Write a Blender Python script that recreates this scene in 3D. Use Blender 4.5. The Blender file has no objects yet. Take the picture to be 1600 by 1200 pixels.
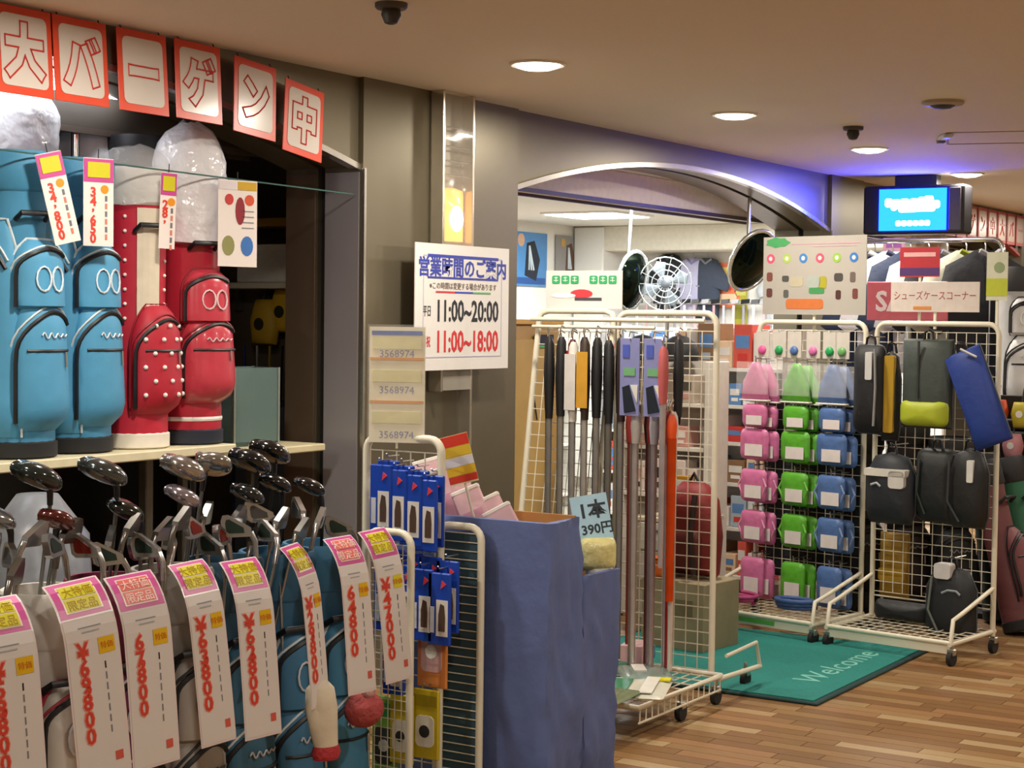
import bpy, bmesh, math, random
from mathutils import Vector as V, Matrix as Mx, noise as NZ
random.seed(11)
S = bpy.context.scene
COL = S.collection

# ------------------------------------------------------------------ camera
# World axes: X runs along the shop fronts down the passage, Y points into the shops, Z is up (metres).
ANG, PITCH, ROLL = math.radians(31.8), math.atan(102 / 2700), 0.012
fw = V((math.cos(ANG) * math.cos(PITCH), math.sin(ANG) * math.cos(PITCH), -math.sin(PITCH)))
r0 = V((math.sin(ANG), -math.cos(ANG), 0)); u0 = r0.cross(fw)
rt = r0 * math.cos(ROLL) + u0 * math.sin(ROLL); up = u0 * math.cos(ROLL) - r0 * math.sin(ROLL)
cd = bpy.data.cameras.new('camera'); cam = bpy.data.objects.new('camera', cd); COL.objects.link(cam)
cd.sensor_width = 36; cd.lens = 36 * 2700 / 1600; cd.clip_start = 0.05; cd.clip_end = 100
mw = Mx((rt, up, -fw)).transposed().to_4x4(); mw.translation = (-6.7, -4.16, 1.5); cam.matrix_world = mw
S.camera = cam

# ------------------------------------------------------------------ world and exposure
w = bpy.data.worlds.new('passage_air'); S.world = w; w.use_nodes = True
w.node_tree.nodes['Background'].inputs[0].default_value = (0.9, 0.82, 0.72, 1)
w.node_tree.nodes['Background'].inputs[1].default_value = 0.12
S.view_settings.view_transform = 'Standard'; S.view_settings.look = 'None'
S.view_settings.gamma = 1; S.view_settings.use_curve_mapping = False
S.view_settings.exposure = -0.12
S.cycles.max_bounces = 8; S.cycles.diffuse_bounces = 4; S.cycles.glossy_bounces = 3; S.cycles.transparent_max_bounces = 10
DOWNLIGHT_W, SHOP_W, SIGN_E = 27.0, 52.0, 60.0

# ------------------------------------------------------------------ helpers
def lin(h):
    if not isinstance(h, str): return (*h, 1)
    c = [int(h[i:i + 2], 16) / 255 for i in (0, 2, 4)]
    return (*[x / 12.92 if x <= .04045 else ((x + .055) / 1.055) ** 2.4 for x in c], 1)
MATS = {}
def mat(h, rough=.55, metal=0., noise=.12, ns=25., bump=0., emit=0., coat=0., alpha=1.):
    key = (h, rough, metal, noise, ns, bump, emit, coat, alpha)
    if key in MATS: return MATS[key]
    m = bpy.data.materials.new('surface_%d' % len(MATS)); MATS[key] = m; m.use_nodes = True
    nt = m.node_tree; b = nt.nodes['Principled BSDF']; c = lin(h)
    b.inputs['Roughness'].default_value = rough; b.inputs['Metallic'].default_value = metal
    b.inputs['Coat Weight'].default_value = coat; b.inputs['Alpha'].default_value = alpha
    b.inputs['Base Color'].default_value = c
    if noise or bump:
        tc = nt.nodes.new('ShaderNodeTexCoord'); n = nt.nodes.new('ShaderNodeTexNoise')
        n.inputs['Scale'].default_value = ns; n.inputs['Detail'].default_value = 3
        nt.links.new(tc.outputs['Object'], n.inputs['Vector'])
        if noise:
            mx = nt.nodes.new('ShaderNodeMix'); mx.data_type = 'RGBA'
            mx.inputs[6].default_value = [x * (1 - noise) for x in c[:3]] + [1]
            mx.inputs[7].default_value = [min(1, x * (1 + noise)) for x in c[:3]] + [1]
            nt.links.new(n.outputs['Fac'], mx.inputs[0]); nt.links.new(mx.outputs[2], b.inputs['Base Color'])
        if bump:
            bp = nt.nodes.new('ShaderNodeBump'); bp.inputs['Strength'].default_value = bump; bp.inputs['Distance'].default_value = .01
            nt.links.new(n.outputs['Fac'], bp.inputs['Height']); nt.links.new(bp.outputs['Normal'], b.inputs['Normal'])
    if emit:
        b.inputs['Emission Color'].default_value = c; b.inputs['Emission Strength'].default_value = emit
    return m
def film(tint='ffffff', vis=.25, rough=.12, ns=30.):
    key = ('film', tint, vis, rough, ns)
    if key in MATS: return MATS[key]
    m = bpy.data.materials.new('clear_film_%d' % len(MATS)); MATS[key] = m; m.use_nodes = True
    nt = m.node_tree; nt.nodes.remove(nt.nodes['Principled BSDF']); out = nt.nodes['Material Output']
    t = nt.nodes.new('ShaderNodeBsdfTransparent'); g = nt.nodes.new('ShaderNodeBsdfPrincipled'); mx = nt.nodes.new('ShaderNodeMixShader')
    g.inputs['Base Color'].default_value = lin(tint); g.inputs['Roughness'].default_value = rough
    tc = nt.nodes.new('ShaderNodeTexCoord'); n = nt.nodes.new('ShaderNodeTexNoise'); bp = nt.nodes.new('ShaderNodeBump')
    n.inputs['Scale'].default_value = ns; bp.inputs['Strength'].default_value = .6; bp.inputs['Distance'].default_value = .02
    nt.links.new(tc.outputs['Object'], n.inputs['Vector']); nt.links.new(n.outputs['Fac'], bp.inputs['Height']); nt.links.new(bp.outputs['Normal'], g.inputs['Normal'])
    mx.inputs[0].default_value = vis
    nt.links.new(t.outputs[0], mx.inputs[1]); nt.links.new(g.outputs[0], mx.inputs[2]); nt.links.new(mx.outputs[0], out.inputs['Surface'])
    return m

class B:
    """collects shapes and links them as one mesh object"""
    def __init__(s): s.v = []; s.f = []
    def add(s, vs, fs, M=None):
        o = len(s.v); s.v += [tuple(M @ V(p)) if M else tuple(p) for p in vs]; s.f += [tuple(i + o for i in f) for f in fs]; return s
    def box(s, c, d, M=None, bev=0.):
        hx, hy, hz = d[0] / 2, d[1] / 2, d[2] / 2; h = (hx, hy, hz)
        if not bev:
            vs = [(c[0] + a * hx, c[1] + b * hy, c[2] + e * hz) for a in (-1, 1) for b in (-1, 1) for e in (-1, 1)]
            return s.add(vs, [(0, 1, 3, 2), (4, 6, 7, 5), (0, 4, 5, 1), (2, 3, 7, 6), (0, 2, 6, 4), (1, 5, 7, 3)], M)
        bev = min(bev, min(h) * .9); ix = {}; vs = []
        cs = [(a, b, e) for a in (-1, 1) for b in (-1, 1) for e in (-1, 1)]
        for k in cs:
            for ax in range(3):
                ix[k, ax] = len(vs); vs.append(tuple(c[i] + k[i] * (h[i] - (0 if i == ax else bev)) for i in range(3)))
        fs = [tuple(ix[k, a] for a in range(3)) for k in cs]
        for ax in range(3):
            o1, o2 = [(1, 2), (0, 2), (0, 1)][ax]
            for sg in (-1, 1):
                q = []
                for a, b in ((-1, -1), (1, -1), (1, 1), (-1, 1)):
                    k = [0, 0, 0]; k[ax] = sg; k[o1] = a; k[o2] = b; q.append(ix[tuple(k), ax])
                fs.append(tuple(q))
            for a in (-1, 1):
                for b in (-1, 1):
                    k1 = [0, 0, 0]; k1[ax] = -1; k1[o1] = a; k1[o2] = b; k2 = list(k1); k2[ax] = 1
                    fs.append((ix[tuple(k1), o1], ix[tuple(k1), o2], ix[tuple(k2), o2], ix[tuple(k2), o1]))
        return s.add(vs, fs, M)
    def tube(s, pts, r, n=6, closed=False, M=None, flat=1.):
        pts = [V(p) for p in pts]; k = len(pts); rs = r if isinstance(r, (list, tuple)) else [r] * k
        vs = []; nrm = None
        for i, p in enumerate(pts):
            a = pts[(i - 1) % k] if closed or i else p; b = pts[(i + 1) % k] if closed or i < k - 1 else p
            t = (b - a).normalized()
            if nrm is None: nrm = t.orthogonal().normalized()
            nrm = (nrm - t * nrm.dot(t)); nrm = nrm.normalized() if nrm.length > 1e-6 else t.orthogonal().normalized()
            bn = t.cross(nrm)
            for j in range(n):
                q = 2 * math.pi * j / n; vs.append(p + nrm * math.cos(q) * rs[i] + bn * math.sin(q) * rs[i] * flat)
        fs = [(i * n + j, i * n + (j + 1) % n, ((i + 1) % k) * n + (j + 1) % n, ((i + 1) % k) * n + j) for i in range(k if closed else k - 1) for j in range(n)]
        if not closed: fs += [tuple(range(n))[::-1], tuple((k - 1) * n + j for j in range(n))]
        return s.add(vs, fs, M)
    def loft(s, rings, M=None, caps=True, loop=True):
        n = len(rings[0]); vs = [p for r in rings for p in r]
        fs = [(i * n + j, i * n + (j + 1) % n, (i + 1) * n + (j + 1) % n, (i + 1) * n + j) for i in range(len(rings) - 1) for j in range(n if loop else n - 1)]
        if caps and loop: fs += [tuple(range(n))[::-1], tuple((len(rings) - 1) * n + j for j in range(n))]
        return s.add(vs, fs, M)
    def lathe(s, prof, n=16, c=(0, 0, 0), sx=1., sy=1., M=None, caps=True):
        return s.loft([[(c[0] + r * sx * math.cos(2 * math.pi * j / n), c[1] + r * sy * math.sin(2 * math.pi * j / n), c[2] + z) for j in range(n)] for r, z in prof], M, caps)
    def sheet(s, grid, th):
        """grid[i][j] points; thickened along +local normal"""
        r, q = len(grid), len(grid[0]); g = [[V(p) for p in row] for row in grid]; vs = []
        for lay in (0, 1):
            for i in range(r):
                for j in range(q):
                    du = g[i][min(j + 1, q - 1)] - g[i][max(j - 1, 0)]; dv = g[min(i + 1, r - 1)][j] - g[max(i - 1, 0)][j]
                    nn = du.cross(dv); nn = nn.normalized() if nn.length > 1e-12 else V((0, 0, 1))
                    vs.append(g[i][j] + nn * th * lay)
        N = r * q; fs = []
        for i in range(r - 1):
            for j in range(q - 1):
                a, b, c2, d = i * q + j, i * q + j + 1, (i + 1) * q + j + 1, (i + 1) * q + j
                fs += [(a, d, c2, b), (N + a, N + b, N + c2, N + d)]
        ed = [(0, j) for j in range(q)] + [(i, q - 1) for i in range(1, r)] + [(r - 1, j) for j in range(q - 2, -1, -1)] + [(i, 0) for i in range(r - 2, 0, -1)]
        ids = [i * q + j for i, j in ed]
        for a, b in zip(ids, ids[1:] + ids[:1]): fs.append((a, b, N + b, N + a))
        return s.add(vs, fs)
    def ell(s, c, r, n=12, m=7, M=None):
        prof = [(math.sin(math.pi * (i + .02) / (m + .04)), -math.cos(math.pi * (i + .02) / (m + .04))) for i in range(m + 1)]
        return s.loft([[(c[0] + r[0] * q * math.cos(2 * math.pi * j / n), c[1] + r[1] * q * math.sin(2 * math.pi * j / n), c[2] + r[2] * z) for j in range(n)] for q, z in prof], M)
    def pillow(s, out, th, M=None, y=0., back=1.):
        """bulging cushion over an outline in the xz plane"""
        n = len(out); cx = sum(p[0] for p in out) / n; cz = sum(p[1] for p in out) / n
        ks = [(.15, 1.02), (.5, .95), (.78, .75), (.93, .42), (1, 0)]
        rings = [[(cx + (p[0] - cx) * a, y - th * b, cz + (p[1] - cz) * a) for p in out] for a, b in ks]
        rings += [[(cx + (p[0] - cx) * a, y + th * back * b, cz + (p[1] - cz) * a) for p in out] for a, b in ks[-2::-1]]
        return s.loft(rings, M)
    def prism(s, poly, y0, y1, M=None):
        n = len(poly); vs = [(x, y0, z) for x, z in poly] + [(x, y1, z) for x, z in poly]
        return s.add(vs, [tuple(range(n)), tuple(range(2 * n - 1, n - 1, -1))] + [(i, i + n, (i + 1) % n + n, (i + 1) % n) for i in range(n)], M)
    def rect(s, x, z, w, h, y=0., t=.0015): return s.box((x, y - t / 2, z), (w, t, h))
    def disc(s, x, z, r, y=0., t=.0015, n=14, rz=None):
        return s.prism([(x + r * math.cos(2 * math.pi * i / n), z + (rz or r) * math.sin(2 * math.pi * i / n)) for i in range(n)], y - t, y)
    def mesh(s, name, smooth=False):
        me = bpy.data.meshes.new(name); me.from_pydata(s.v, [], s.f)
        bm = bmesh.new(); bm.from_mesh(me); bmesh.ops.recalc_face_normals(bm, faces=bm.faces); bm.to_mesh(me); bm.free()
        if smooth:
            me.polygons.foreach_set('use_smooth', [True] * len(me.polygons))
            try: me.set_sharp_from_angle(angle=math.radians(smooth if smooth > 1 else 50))
            except Exception: pass
        return me
    def build(s, name, m, parent=None, smooth=False, loc=None, rot=None):
        me = s.mesh(name, smooth); me.materials.append(m); return link(name, me, parent, loc, rot)
def link(name, me, parent=None, loc=None, rot=None):
    o = bpy.data.objects.new(name, me); COL.objects.link(o)
    if parent: o.parent = parent
    if loc: o.location = loc
    if rot: o.rotation_euler = rot
    return o
LABELS = {}
def tag(o, label, cat, group=None, kind=None):
    o['label'] = label; o['category'] = cat
    if group: o['group'] = group
    if kind: o['kind'] = kind
    return o
def thing(name, label, cat, loc=(0, 0, 0), rz=0., group=None, rot=None):
    o = bpy.data.objects.new(name, None); COL.objects.link(o); o.empty_display_size = .05
    o.location = loc; o.rotation_euler = rot if rot else (0, 0, math.radians(rz))
    return tag(o, label, cat, group)
def struct(o): o['kind'] = 'structure'; return o
def root(name):
    o = bpy.data.objects.new(name, None); COL.objects.link(o); return struct(o)
def dup(o, loc=None, rot=None, label=None, parent=None):
    c = o.copy(); COL.objects.link(c)
    if parent: c.parent = parent
    if loc: c.location = loc
    if rot: c.rotation_euler = rot
    if label: c['label'] = label
    for ch in o.children: dup(ch, parent=c)
    return c
ORD = 'first second third fourth fifth sixth seventh eighth ninth tenth eleventh twelfth thirteenth fourteenth fifteenth sixteenth seventeenth eighteenth nineteenth twentieth'.split()
TXT = {}
def text_pts(s, size, offset=0., outline=0., shear=0., res=2, sx=1.):
    k = (s, size, offset, outline, shear, res, sx)
    if k not in TXT:
        c = bpy.data.curves.new('lettering', 'FONT'); c.body = s; c.size = size; c.resolution_u = res; c.shear = shear
        c.align_x = 'CENTER'; c.align_y = 'CENTER'
        if outline: c.fill_mode = 'NONE'; c.bevel_depth = outline; c.bevel_resolution = 0; c.offset = offset
        else: c.offset = offset; c.extrude = .0006
        ob = bpy.data.objects.new('lettering', c); me = bpy.data.meshes.new_from_object(ob)
        xs = [v.co.x for v in me.vertices]; ys = [v.co.y for v in me.vertices]
        mx, my = (max(xs) + min(xs)) / 2, (max(ys) + min(ys)) / 2
        TXT[k] = ([((v.co.x - mx) * sx, v.co.y - my, v.co.z) for v in me.vertices], [tuple(p.vertices) for p in me.polygons])
        bpy.data.objects.remove(ob); bpy.data.curves.remove(c); bpy.data.meshes.remove(me)
    return TXT[k]
def text(s, size, x, z, m, parent, name='lettering', y=0., **kw):
    """lettering lying on a surface that faces -y"""
    vs, fs = text_pts(s, size, **kw); b = B(); b.add([(x + p[0], y - p[2], z + p[1]) for p in vs], fs)
    me = bpy.data.meshes.new(name); me.from_pydata(b.v, [], b.f); me.materials.append(m)
    return link(name, me, parent)
def arc(c, r, a0, a1, n, ax='xz', y=0.):
    out = []
    for i in range(n + 1):
        a = math.radians(a0 + (a1 - a0) * i / n); p = (c[0] + r * math.cos(a), c[1] + r * math.sin(a))
        out.append((p[0], y, p[1]) if ax == 'xz' else (p[0], p[1], y))
    return out
def rrect(x, z, w, h, r, n=3):
    o = []
    for cx, cz, a0 in ((x + w / 2 - r, z + h / 2 - r, 0), (x - w / 2 + r, z + h / 2 - r, 90), (x - w / 2 + r, z - h / 2 + r, 180), (x + w / 2 - r, z - h / 2 + r, 270)):
        o += [(cx + r * math.cos(math.radians(a0 + 90 * i / n)), cz + r * math.sin(math.radians(a0 + 90 * i / n))) for i in range(n + 1)]
    return o

WHITE = mat('e8e6e0', .5); PAPER = mat('dcd8d4', .45, noise=.03); BLACK = mat('15151a', .5); RUBBER = mat('1c1c1e', .75)
CHROME = mat('d8d8d8', .18, 1.); STEEL = mat('b8b8b4', .35, 1.); WIRE = mat('e2dcc8', .4, noise=.05)
BRONZE = mat('79715f', .36, .6, noise=.08, ns=4.); DKMETAL = mat('3a332c', .4, .6); ALU = mat('c6c2ba', .25, .9)
GLASS = film('ffffff', .12, .03, 4.); FILM = film('f4f6fa', .22, .1, 40.); FILMW = film('fafaff', .72, .15, 22.)

# ------------------------------------------------------------------ floor of strip planks
def ramp_mat(src):
    m = bpy.data.materials.new('strip_floor_' + src); m.use_nodes = True; nt = m.node_tree; b = nt.nodes['Principled BSDF']
    if src == 'object': n = nt.nodes.new('ShaderNodeObjectInfo'); o = n.outputs['Random']
    else: n = nt.nodes.new('ShaderNodeNewGeometry'); o = n.outputs['Random Per Island']
    r = nt.nodes.new('ShaderNodeValToRGB'); r.color_ramp.interpolation = 'CONSTANT'; e = r.color_ramp.elements
    cols = ['a17a4c', 'b8976a', '90693f', 'a98357', 'bfa076', '997045', 'b08e62', '8c643c', 'a87c50']
    while len(e) < len(cols): e.new(.5)
    for i, c in enumerate(cols): e[i].position = i / len(cols); e[i].color = lin(c)
    tc = nt.nodes.new('ShaderNodeTexCoord'); mp = nt.nodes.new('ShaderNodeMapping'); mp.inputs['Scale'].default_value = (60, 4, 1)
    nn = nt.nodes.new('ShaderNodeTexNoise'); nn.inputs['Scale'].default_value = 3
    mx = nt.nodes.new('ShaderNodeMix'); mx.data_type = 'RGBA'; mx.blend_type = 'MULTIPLY'; mx.inputs[0].default_value = .45
    nt.links.new(tc.outputs['Object'], mp.inputs[0]); nt.links.new(mp.outputs[0], nn.inputs['Vector'])
    nt.links.new(o, r.inputs[0]); nt.links.new(r.outputs[0], mx.inputs[6]); nt.links.new(nn.outputs['Fac'], mx.inputs[7]); nt.links.new(mx.outputs[2], b.inputs['Base Color'])
    b.inputs['Roughness'].default_value = .38
    return m
fl = struct(B().box((3.5, -1.2, -.06), (24, 10.4, .1)).build('floor', mat('4a3522', .6)))
SO, SI = ramp_mat('object'), ramp_mat('island')
PW = .072; lens = [.30, .42, .54]; pm = []
for L in lens:
    me = B().box((0, 0, -.005), (PW - .003, L - .003, .01)).mesh('floor_plank'); me.materials.append(SO); pm.append(me)
rest = B(); cnt = 0; x = -6.0
while x < 10:
    y = -5.2 - random.random() * .5
    while y < -.1:
        k = random.randrange(3); L = lens[k]; cy = y + L / 2
        if -1.75 < x < 1.75 and -2.9 < cy < -1.05 and not (-.3 < x < .95 and cy > -1.6) and cnt < 298:
            o = link('floor_plank', pm[k], fl, (x, cy, 0)); cnt += 1
        else: rest.box((x, cy, -.005), (PW - .003, L - .003, .01))
        y += L
    x += PW
o = rest.build('floor_strips', SI, fl); o['kind'] = 'stuff'
struct(B().box((3.0, 2.2, -.003), (13, 3.6, .012)).build('floor_shop', mat('8f8878', .5, noise=.1)))

# ------------------------------------------------------------------ ceiling, walls
CEIL = mat('e4d6c2', .85, noise=.03, ns=60., bump=.05)
ce = struct(B().box((3.5, -2.75, 2.5), (24, 5.5, .1)).build('ceiling', CEIL))
g = B()
for (x0, y0, x1, y1) in ((1.76, -1.44, 2.15, -3.0), (2.3, -1.27, 2.75, -3.0), (1.76, -1.44, 2.3, -1.27)):
    d = V((x1 - x0, y1 - y0, 0)); c = V((x0 + x1, y0 + y1, 0)) / 2
    g.box((0, 0, 0), (d.length, .012, .004), Mx.Translation((c.x, c.y, 2.449)) @ Mx.Rotation(math.atan2(d.y, d.x), 4, 'Z'))
g.build('hatch_joint', mat('8d8070', .8), ce)
struct(B().box((3, 2.1, 2.38), (13.4, 3.5, .1)).build('ceiling_shop', mat('e0dccf', .8, noise=.03)))
struct(B().box((15.5, -1, 1.2), (.1, 10, 2.6)).build('wall_end', mat('b8a890', .8)))
struct(B().box((-8.5, -1, 1.2), (.1, 10, 2.6)).build('wall_near', mat('b8a890', .8)))
struct(B().box((3.5, -5.5, 1.2), (24, .1, 2.6)).build('wall_right', mat('b5a68e', .75)))
struct(B().box((2.5, 3.6, 1.2), (13, .1, 2.5)).build('wall_back', mat('dcd8cd', .8, noise=.04)))
struct(B().box((7.4, 1.95, 1.2), (.1, 3.2, 2.5)).build('wall_shop_side', mat('e4e0d8', .8, noise=.04)))
struct(B().box((-.07, 2.0, 1.2), (.08, 3.2, 2.4)).build('wall_partition', mat('4d4235', .7)))
struct(B().box((-3.2, 1.9, 1.2), (6.1, .08, 2.4)).build('wall_store_room', mat('2e2822', .8)))

# facade: piers and arched spandrels of bronze metal panels
wl = root('wall_left')
def archz(x, x0, x1, zs=2.095, rise=.235):
    h = (x1 - x0) / 2; R = (h * h + rise * rise) / (2 * rise); c = (x0 + x1) / 2
    return zs + math.sqrt(max(0, R * R - (x - c) ** 2)) - (R - rise)
DEP = .365
def spandrel(x0, x1, mm):
    N = 36; b = B(); gr = B(); tr = []
    xs = [x0 + (x1 - x0) * i / N for i in range(N + 1)]
    for ya, yb in ((0, .165), (.2, DEP)):
        b.loft([[(x, ya, archz(x, x0, x1)), (x, yb, archz(x, x0, x1)), (x, yb, 2.45), (x, ya, 2.45)] for x in xs])
    gr.loft([[(x, .165, archz(x, x0, x1) + .03), (x, .2, archz(x, x0, x1) + .03), (x, .2, 2.45), (x, .165, 2.45)] for x in xs])
    b.build('spandrel_panel', mm, wl); gr.build('shutter_groove', mat('0c0b0a', .8), wl)
    t = B(); t.loft([[(x, -.012, archz(x, x0, x1) - .012), (x, .03, archz(x, x0, x1) - .012), (x, .03, archz(x, x0, x1) + .012), (x, -.012, archz(x, x0, x1) + .012)] for x in xs])
    return t
def pier(x0, x1, mm):
    b = B(); b.box(((x0 + x1) / 2, .07, 1.225), (x1 - x0, .19, 2.45)).box(((x0 + x1) / 2, .2825, 1.225), (x1 - x0, .165, 2.45))
    b.build('pier_panel', mm, wl)
    B().box(((x0 + x1) / 2, .1825, 1.225), (x1 - x0 - .05, .035, 2.44)).build('shutter_groove', mat('0c0b0a', .8), wl)
spandrels = [(-5.01, -1.17), (0, 3.84), (4.42, 8.26), (8.84, 12.68)]
for i, (a, b_) in enumerate(spandrels):
    struct(spandrel(a, b_, BRONZE).build('trim_%d' % (i + 1), mat('a83a34', .5) if i == 2 else ALU))
for a, b_ in ((-1.17, 0), (3.84, 4.42), (8.26, 8.84), (-6.18, -5.01)): pier(a, b_, BRONZE)
jt = B()
for xx in (-1.168, 3.842): jt.box((xx, -.03, 1.05), (.014, .012, 2.08))
struct(jt.build('trim_5', ALU))
B().box((-1.173, .075, 1.04), (.006, .17, 2.07), bev=.001).build('jamb_panel', mat('b2afb6', .34, .45, noise=.06, ns=3.), wl)  # pale silver-blue puts the reflection on the jamb's front half into the colour
B().box((-1.173, .285, 1.04), (.006, .15, 2.07), bev=.001).build('jamb_panel', mat('6e5c4c', .4, .4, noise=.06, ns=3.), wl)
# shutter box behind the middle arch and over the other fronts
for i, (a, b_) in enumerate(spandrels[:3]):
    struct(B().box(((a + b_) / 2, .5, 2.245), (b_ - a, .12, .18), bev=.01).build('wall_bulkhead' if not i else 'wall_bulkhead_%d' % i, mat('efe2d4' if i else '3a322a', .7)))
    struct(B().box(((a + b_) / 2, .445, 2.157), (b_ - a, .02, .022)).box(((a + b_) / 2, .57, 2.155), (b_ - a, .02, .03)).build('trim_%d' % (6 + i), mat('4c4038', .5)))
struct(B().box((7.05, 1.95, 2.22), (.6, 3.1, .22), bev=.01).build('wall_soffit', mat('d9d2c0', .8)))
# ------------------------------------------------------------------ ceiling fittings
def area(name, parent, size, watts, col, loc, shape='DISK', sy=None, rot=(0, 0, 0)):
    l = bpy.data.lights.new(name, 'AREA'); l.shape = shape; l.size = size
    if sy: l.size_y = sy
    l.energy = watts; l.color = col; o = bpy.data.objects.new(name, l); COL.objects.link(o); o.parent = parent; o.location = loc; o.rotation_euler = rot
    return o
dl = thing('downlight', 'round recessed ceiling downlight with the largest glowing disc', 'ceiling light', (-1.16, -.82, 2.45), group='passage downlights')
B().lathe([(.086, -.001), (.106, -.001), (.106, -.006), (.1, -.010), (.086, -.006), (.086, -.001)], 28, caps=False).build('trim_ring', mat('e8e0d0', .4), dl, 40)
B().lathe([(.088, -.001), (.088, -.006), (.08, -.014), (.055, -.022), (.02, -.026)], 28).build('lens', mat('fff4e0', .4, noise=0, emit=14.), dl, 60)  # lens bulges below the ceiling so its shape takes in the lamp's bloom
area('lamp', dl, .15, DOWNLIGHT_W, (1, .92, .79), (0, 0, -.03))
names = {0: 'second-nearest round ceiling downlight, right of the arch top', 1: 'third round ceiling downlight, just left above the blue lit sign', 2: 'farthest visible round ceiling downlight, right of the blue lit sign'}
for i in range(8):
    if i in names: dup(dl, (.594 + 1.755 * i, -.82, 2.45), label=names[i])
dup(dl, (-2.92, -.82, 2.45), label='round ceiling downlight cut by the top edge of the picture')
# the rows go on along the passage outside the picture
k = 0
for xx, yy in ((-6.4, -.82), (-4.65, -.82), (5.86, -.82), (7.6, -.82), (9.4, -.82), (-5.5, -3.2), (-2.92, -3.2), (-.4, -3.2), (2.35, -3.2), (4.1, -3.2), (6.4, -3.2)):
    dup(dl, (xx, yy, 2.45), label='round passage ceiling downlight of the rows outside the picture')

def detector(label, loc, r=.05, h=.06, col='4a4238'):
    t = thing('smoke_detector', label, 'detector', loc, group='ceiling sensors')
    B().lathe([(r, 0), (r, -.012), (r * .9, -.018), (.02, -.02)], 18).build('mount', mat(col, .5), t, 40)
    B().lathe([(r * .55, -.018), (r * .62, -h * .6), (r * .4, -h), (.01, -h - .004)], 16).build('sensor_head', mat('2e2924', .5), t, 40)
detector('small dark sprinkler head on ceiling left of third downlight', (1.32, -1.116, 2.45))
detector('small dark sprinkler head at the top edge of the picture', (-2.42, -1.06, 2.45))
detector('flat pale detector far up right on the ceiling', (.57, -1.8, 2.45), .09, .03, 'b0a08c')
t = thing('ceiling_speaker', 'thin ceiling bracket lit blue beside the hatch joint', 'bracket', (1.85, -1.40, 2.45), 30)
B().box((0, 0, -.012), (.16, .05, .022), bev=.006).build('housing', mat('cfd4e0', .4), t); B().box((.09, 0, -.02), (.05, .04, .03), bev=.006).build('clip', mat('6b6258', .5), t)

# blue lit blade sign
t = thing('blade_sign', 'blue lit box sign with white lettering hung beside the pier', 'sign', (4.02, -.5, 2.07), -90)
B().box((0, .09, .155), (.66, .18, .31), bev=.012).build('housing', mat('17161a', .45), t)
B().box((0, .09, .34), (.28, .08, .075), bev=.005).build('hanger', mat('2a2826', .5), t)
B().rect(0, .155, .44, .265, -.002, .008).build('lit_panel', mat((.0008, .0135, 1.), .3, noise=0, emit=SIGN_E), t)
B().box((.275, -.008, .155), (.075, .016, .27), bev=.004).build('end_cap', mat('56524e', .5), t)
lw = mat('f2fbff', .3, noise=0, emit=6.)
b = B()
for (x, z, ww, hh) in ((-.155, .20, .05, .055), (-.105, .192, .06, .06), (-.05, .19, .06, .07), (.01, .19, .055, .07), (.06, .195, .05, .075), (.108, .20, .06, .08), (.155, .185, .05, .05), (-.12, .165, .04, .03), (-.03, .155, .12, .035), (.08, .158, .14, .035)):
    b.prism(rrect(x, z, ww, hh, .016), -.0135, -.010)
b.build('large_lettering', lw, t)
b = B()
for i in range(6): b.prism(rrect(-.09 + i * .038, .068, .034, .034, .01), -.0135, -.010)
b.build('small_lettering', lw, t)

# ------------------------------------------------------------------ wall lamp and opening-hours notice on the pier
t = thing('wall_lamp', 'tall clear wall lamp channel on the pier with amber glow', 'lamp', (-.59, -.025, .62))
B().box((0, -.006, 1.2), (.236, .012, 1.26), bev=.003).build('back_plate', BRONZE, t)
for sx, zc, hh in ((-1, 1.2, 1.26), (1, .99, 1.68)): B().box((sx * .112, -.04, zc), (.014, .066, hh), bev=.004).build('side_rail', mat('d6d0c4', .2, .9), t)
B().box((0, -.07, 1.2), (.21, .006, 1.25)).build('clear_cover', film('fff8ea', .16, .06, 3.), t)
b = B()
for z in (1.48, 1.54, 1.60, 1.68): b.tube([(-.105, -.058, z), (.105, -.058, z)], .004)
b.build('cover_clip', CHROME, t)
B().lathe([(.085, 1.205), (.085, 1.40), (.08, 1.42), (.03, 1.43)], 16, (0, -.03, 0), 1, .35).build('amber_shade', mat('e8902c', .4, noise=0, emit=2.2), t, 40)
B().ell((0, -.062, 1.30), (.05, .006, .055), 14, 8).build('bulb', mat('fff0c8', .4, noise=0, emit=12.), t, 1)

t = thing('hours_notice', 'white opening hours notice taped on the bronze pier', 'notice', (-.575, -.118, 1.282))
B().box((0, .004, .2625), (.72, .004, .525)).build('sheet', PAPER, t)
nv = mat('2b3aa0', .5, noise=0); rd = mat('c8282c', .5, noise=0); bk = mat('1b1b1f', .5, noise=0)
b = B()
for (x, z, ww, hh) in ((0, .475, .60, .004), (0, .055, .60, .004), (-.30, .265, .004, .42), (.30, .265, .004, .42)): b.rect(x, z, ww, hh, .002)
b.build('border', mat('b4b0c8', .5, noise=0), t)
text('営業時間のご案内', .085, 0, .43, nv, t, 'heading', .001, offset=.002)
B().rect(0, .475, .54, .012, .0015).rect(0, .385, .54, .008, .0015).build('heading_bars', nv, t)
text('※この時間は変更する場合があります', .031, 0, .352, mat('6a5a50', .5, noise=0), t, 'caption', .001)
for x, c in ((-.14, 'd03038'), (0, '3448b0'), (.14, '58a868')): B().rect(x, .326, .14, .007, .0015).build('rule', mat(c, .5, noise=0), t)
text('11:00~20:00', .125, .04, .248, bk, t, 'weekday_hours', .001, offset=.0025, sx=.78); text('平日', .05, -.275, .245, bk, t, 'weekday', .001, sx=.6)
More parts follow.
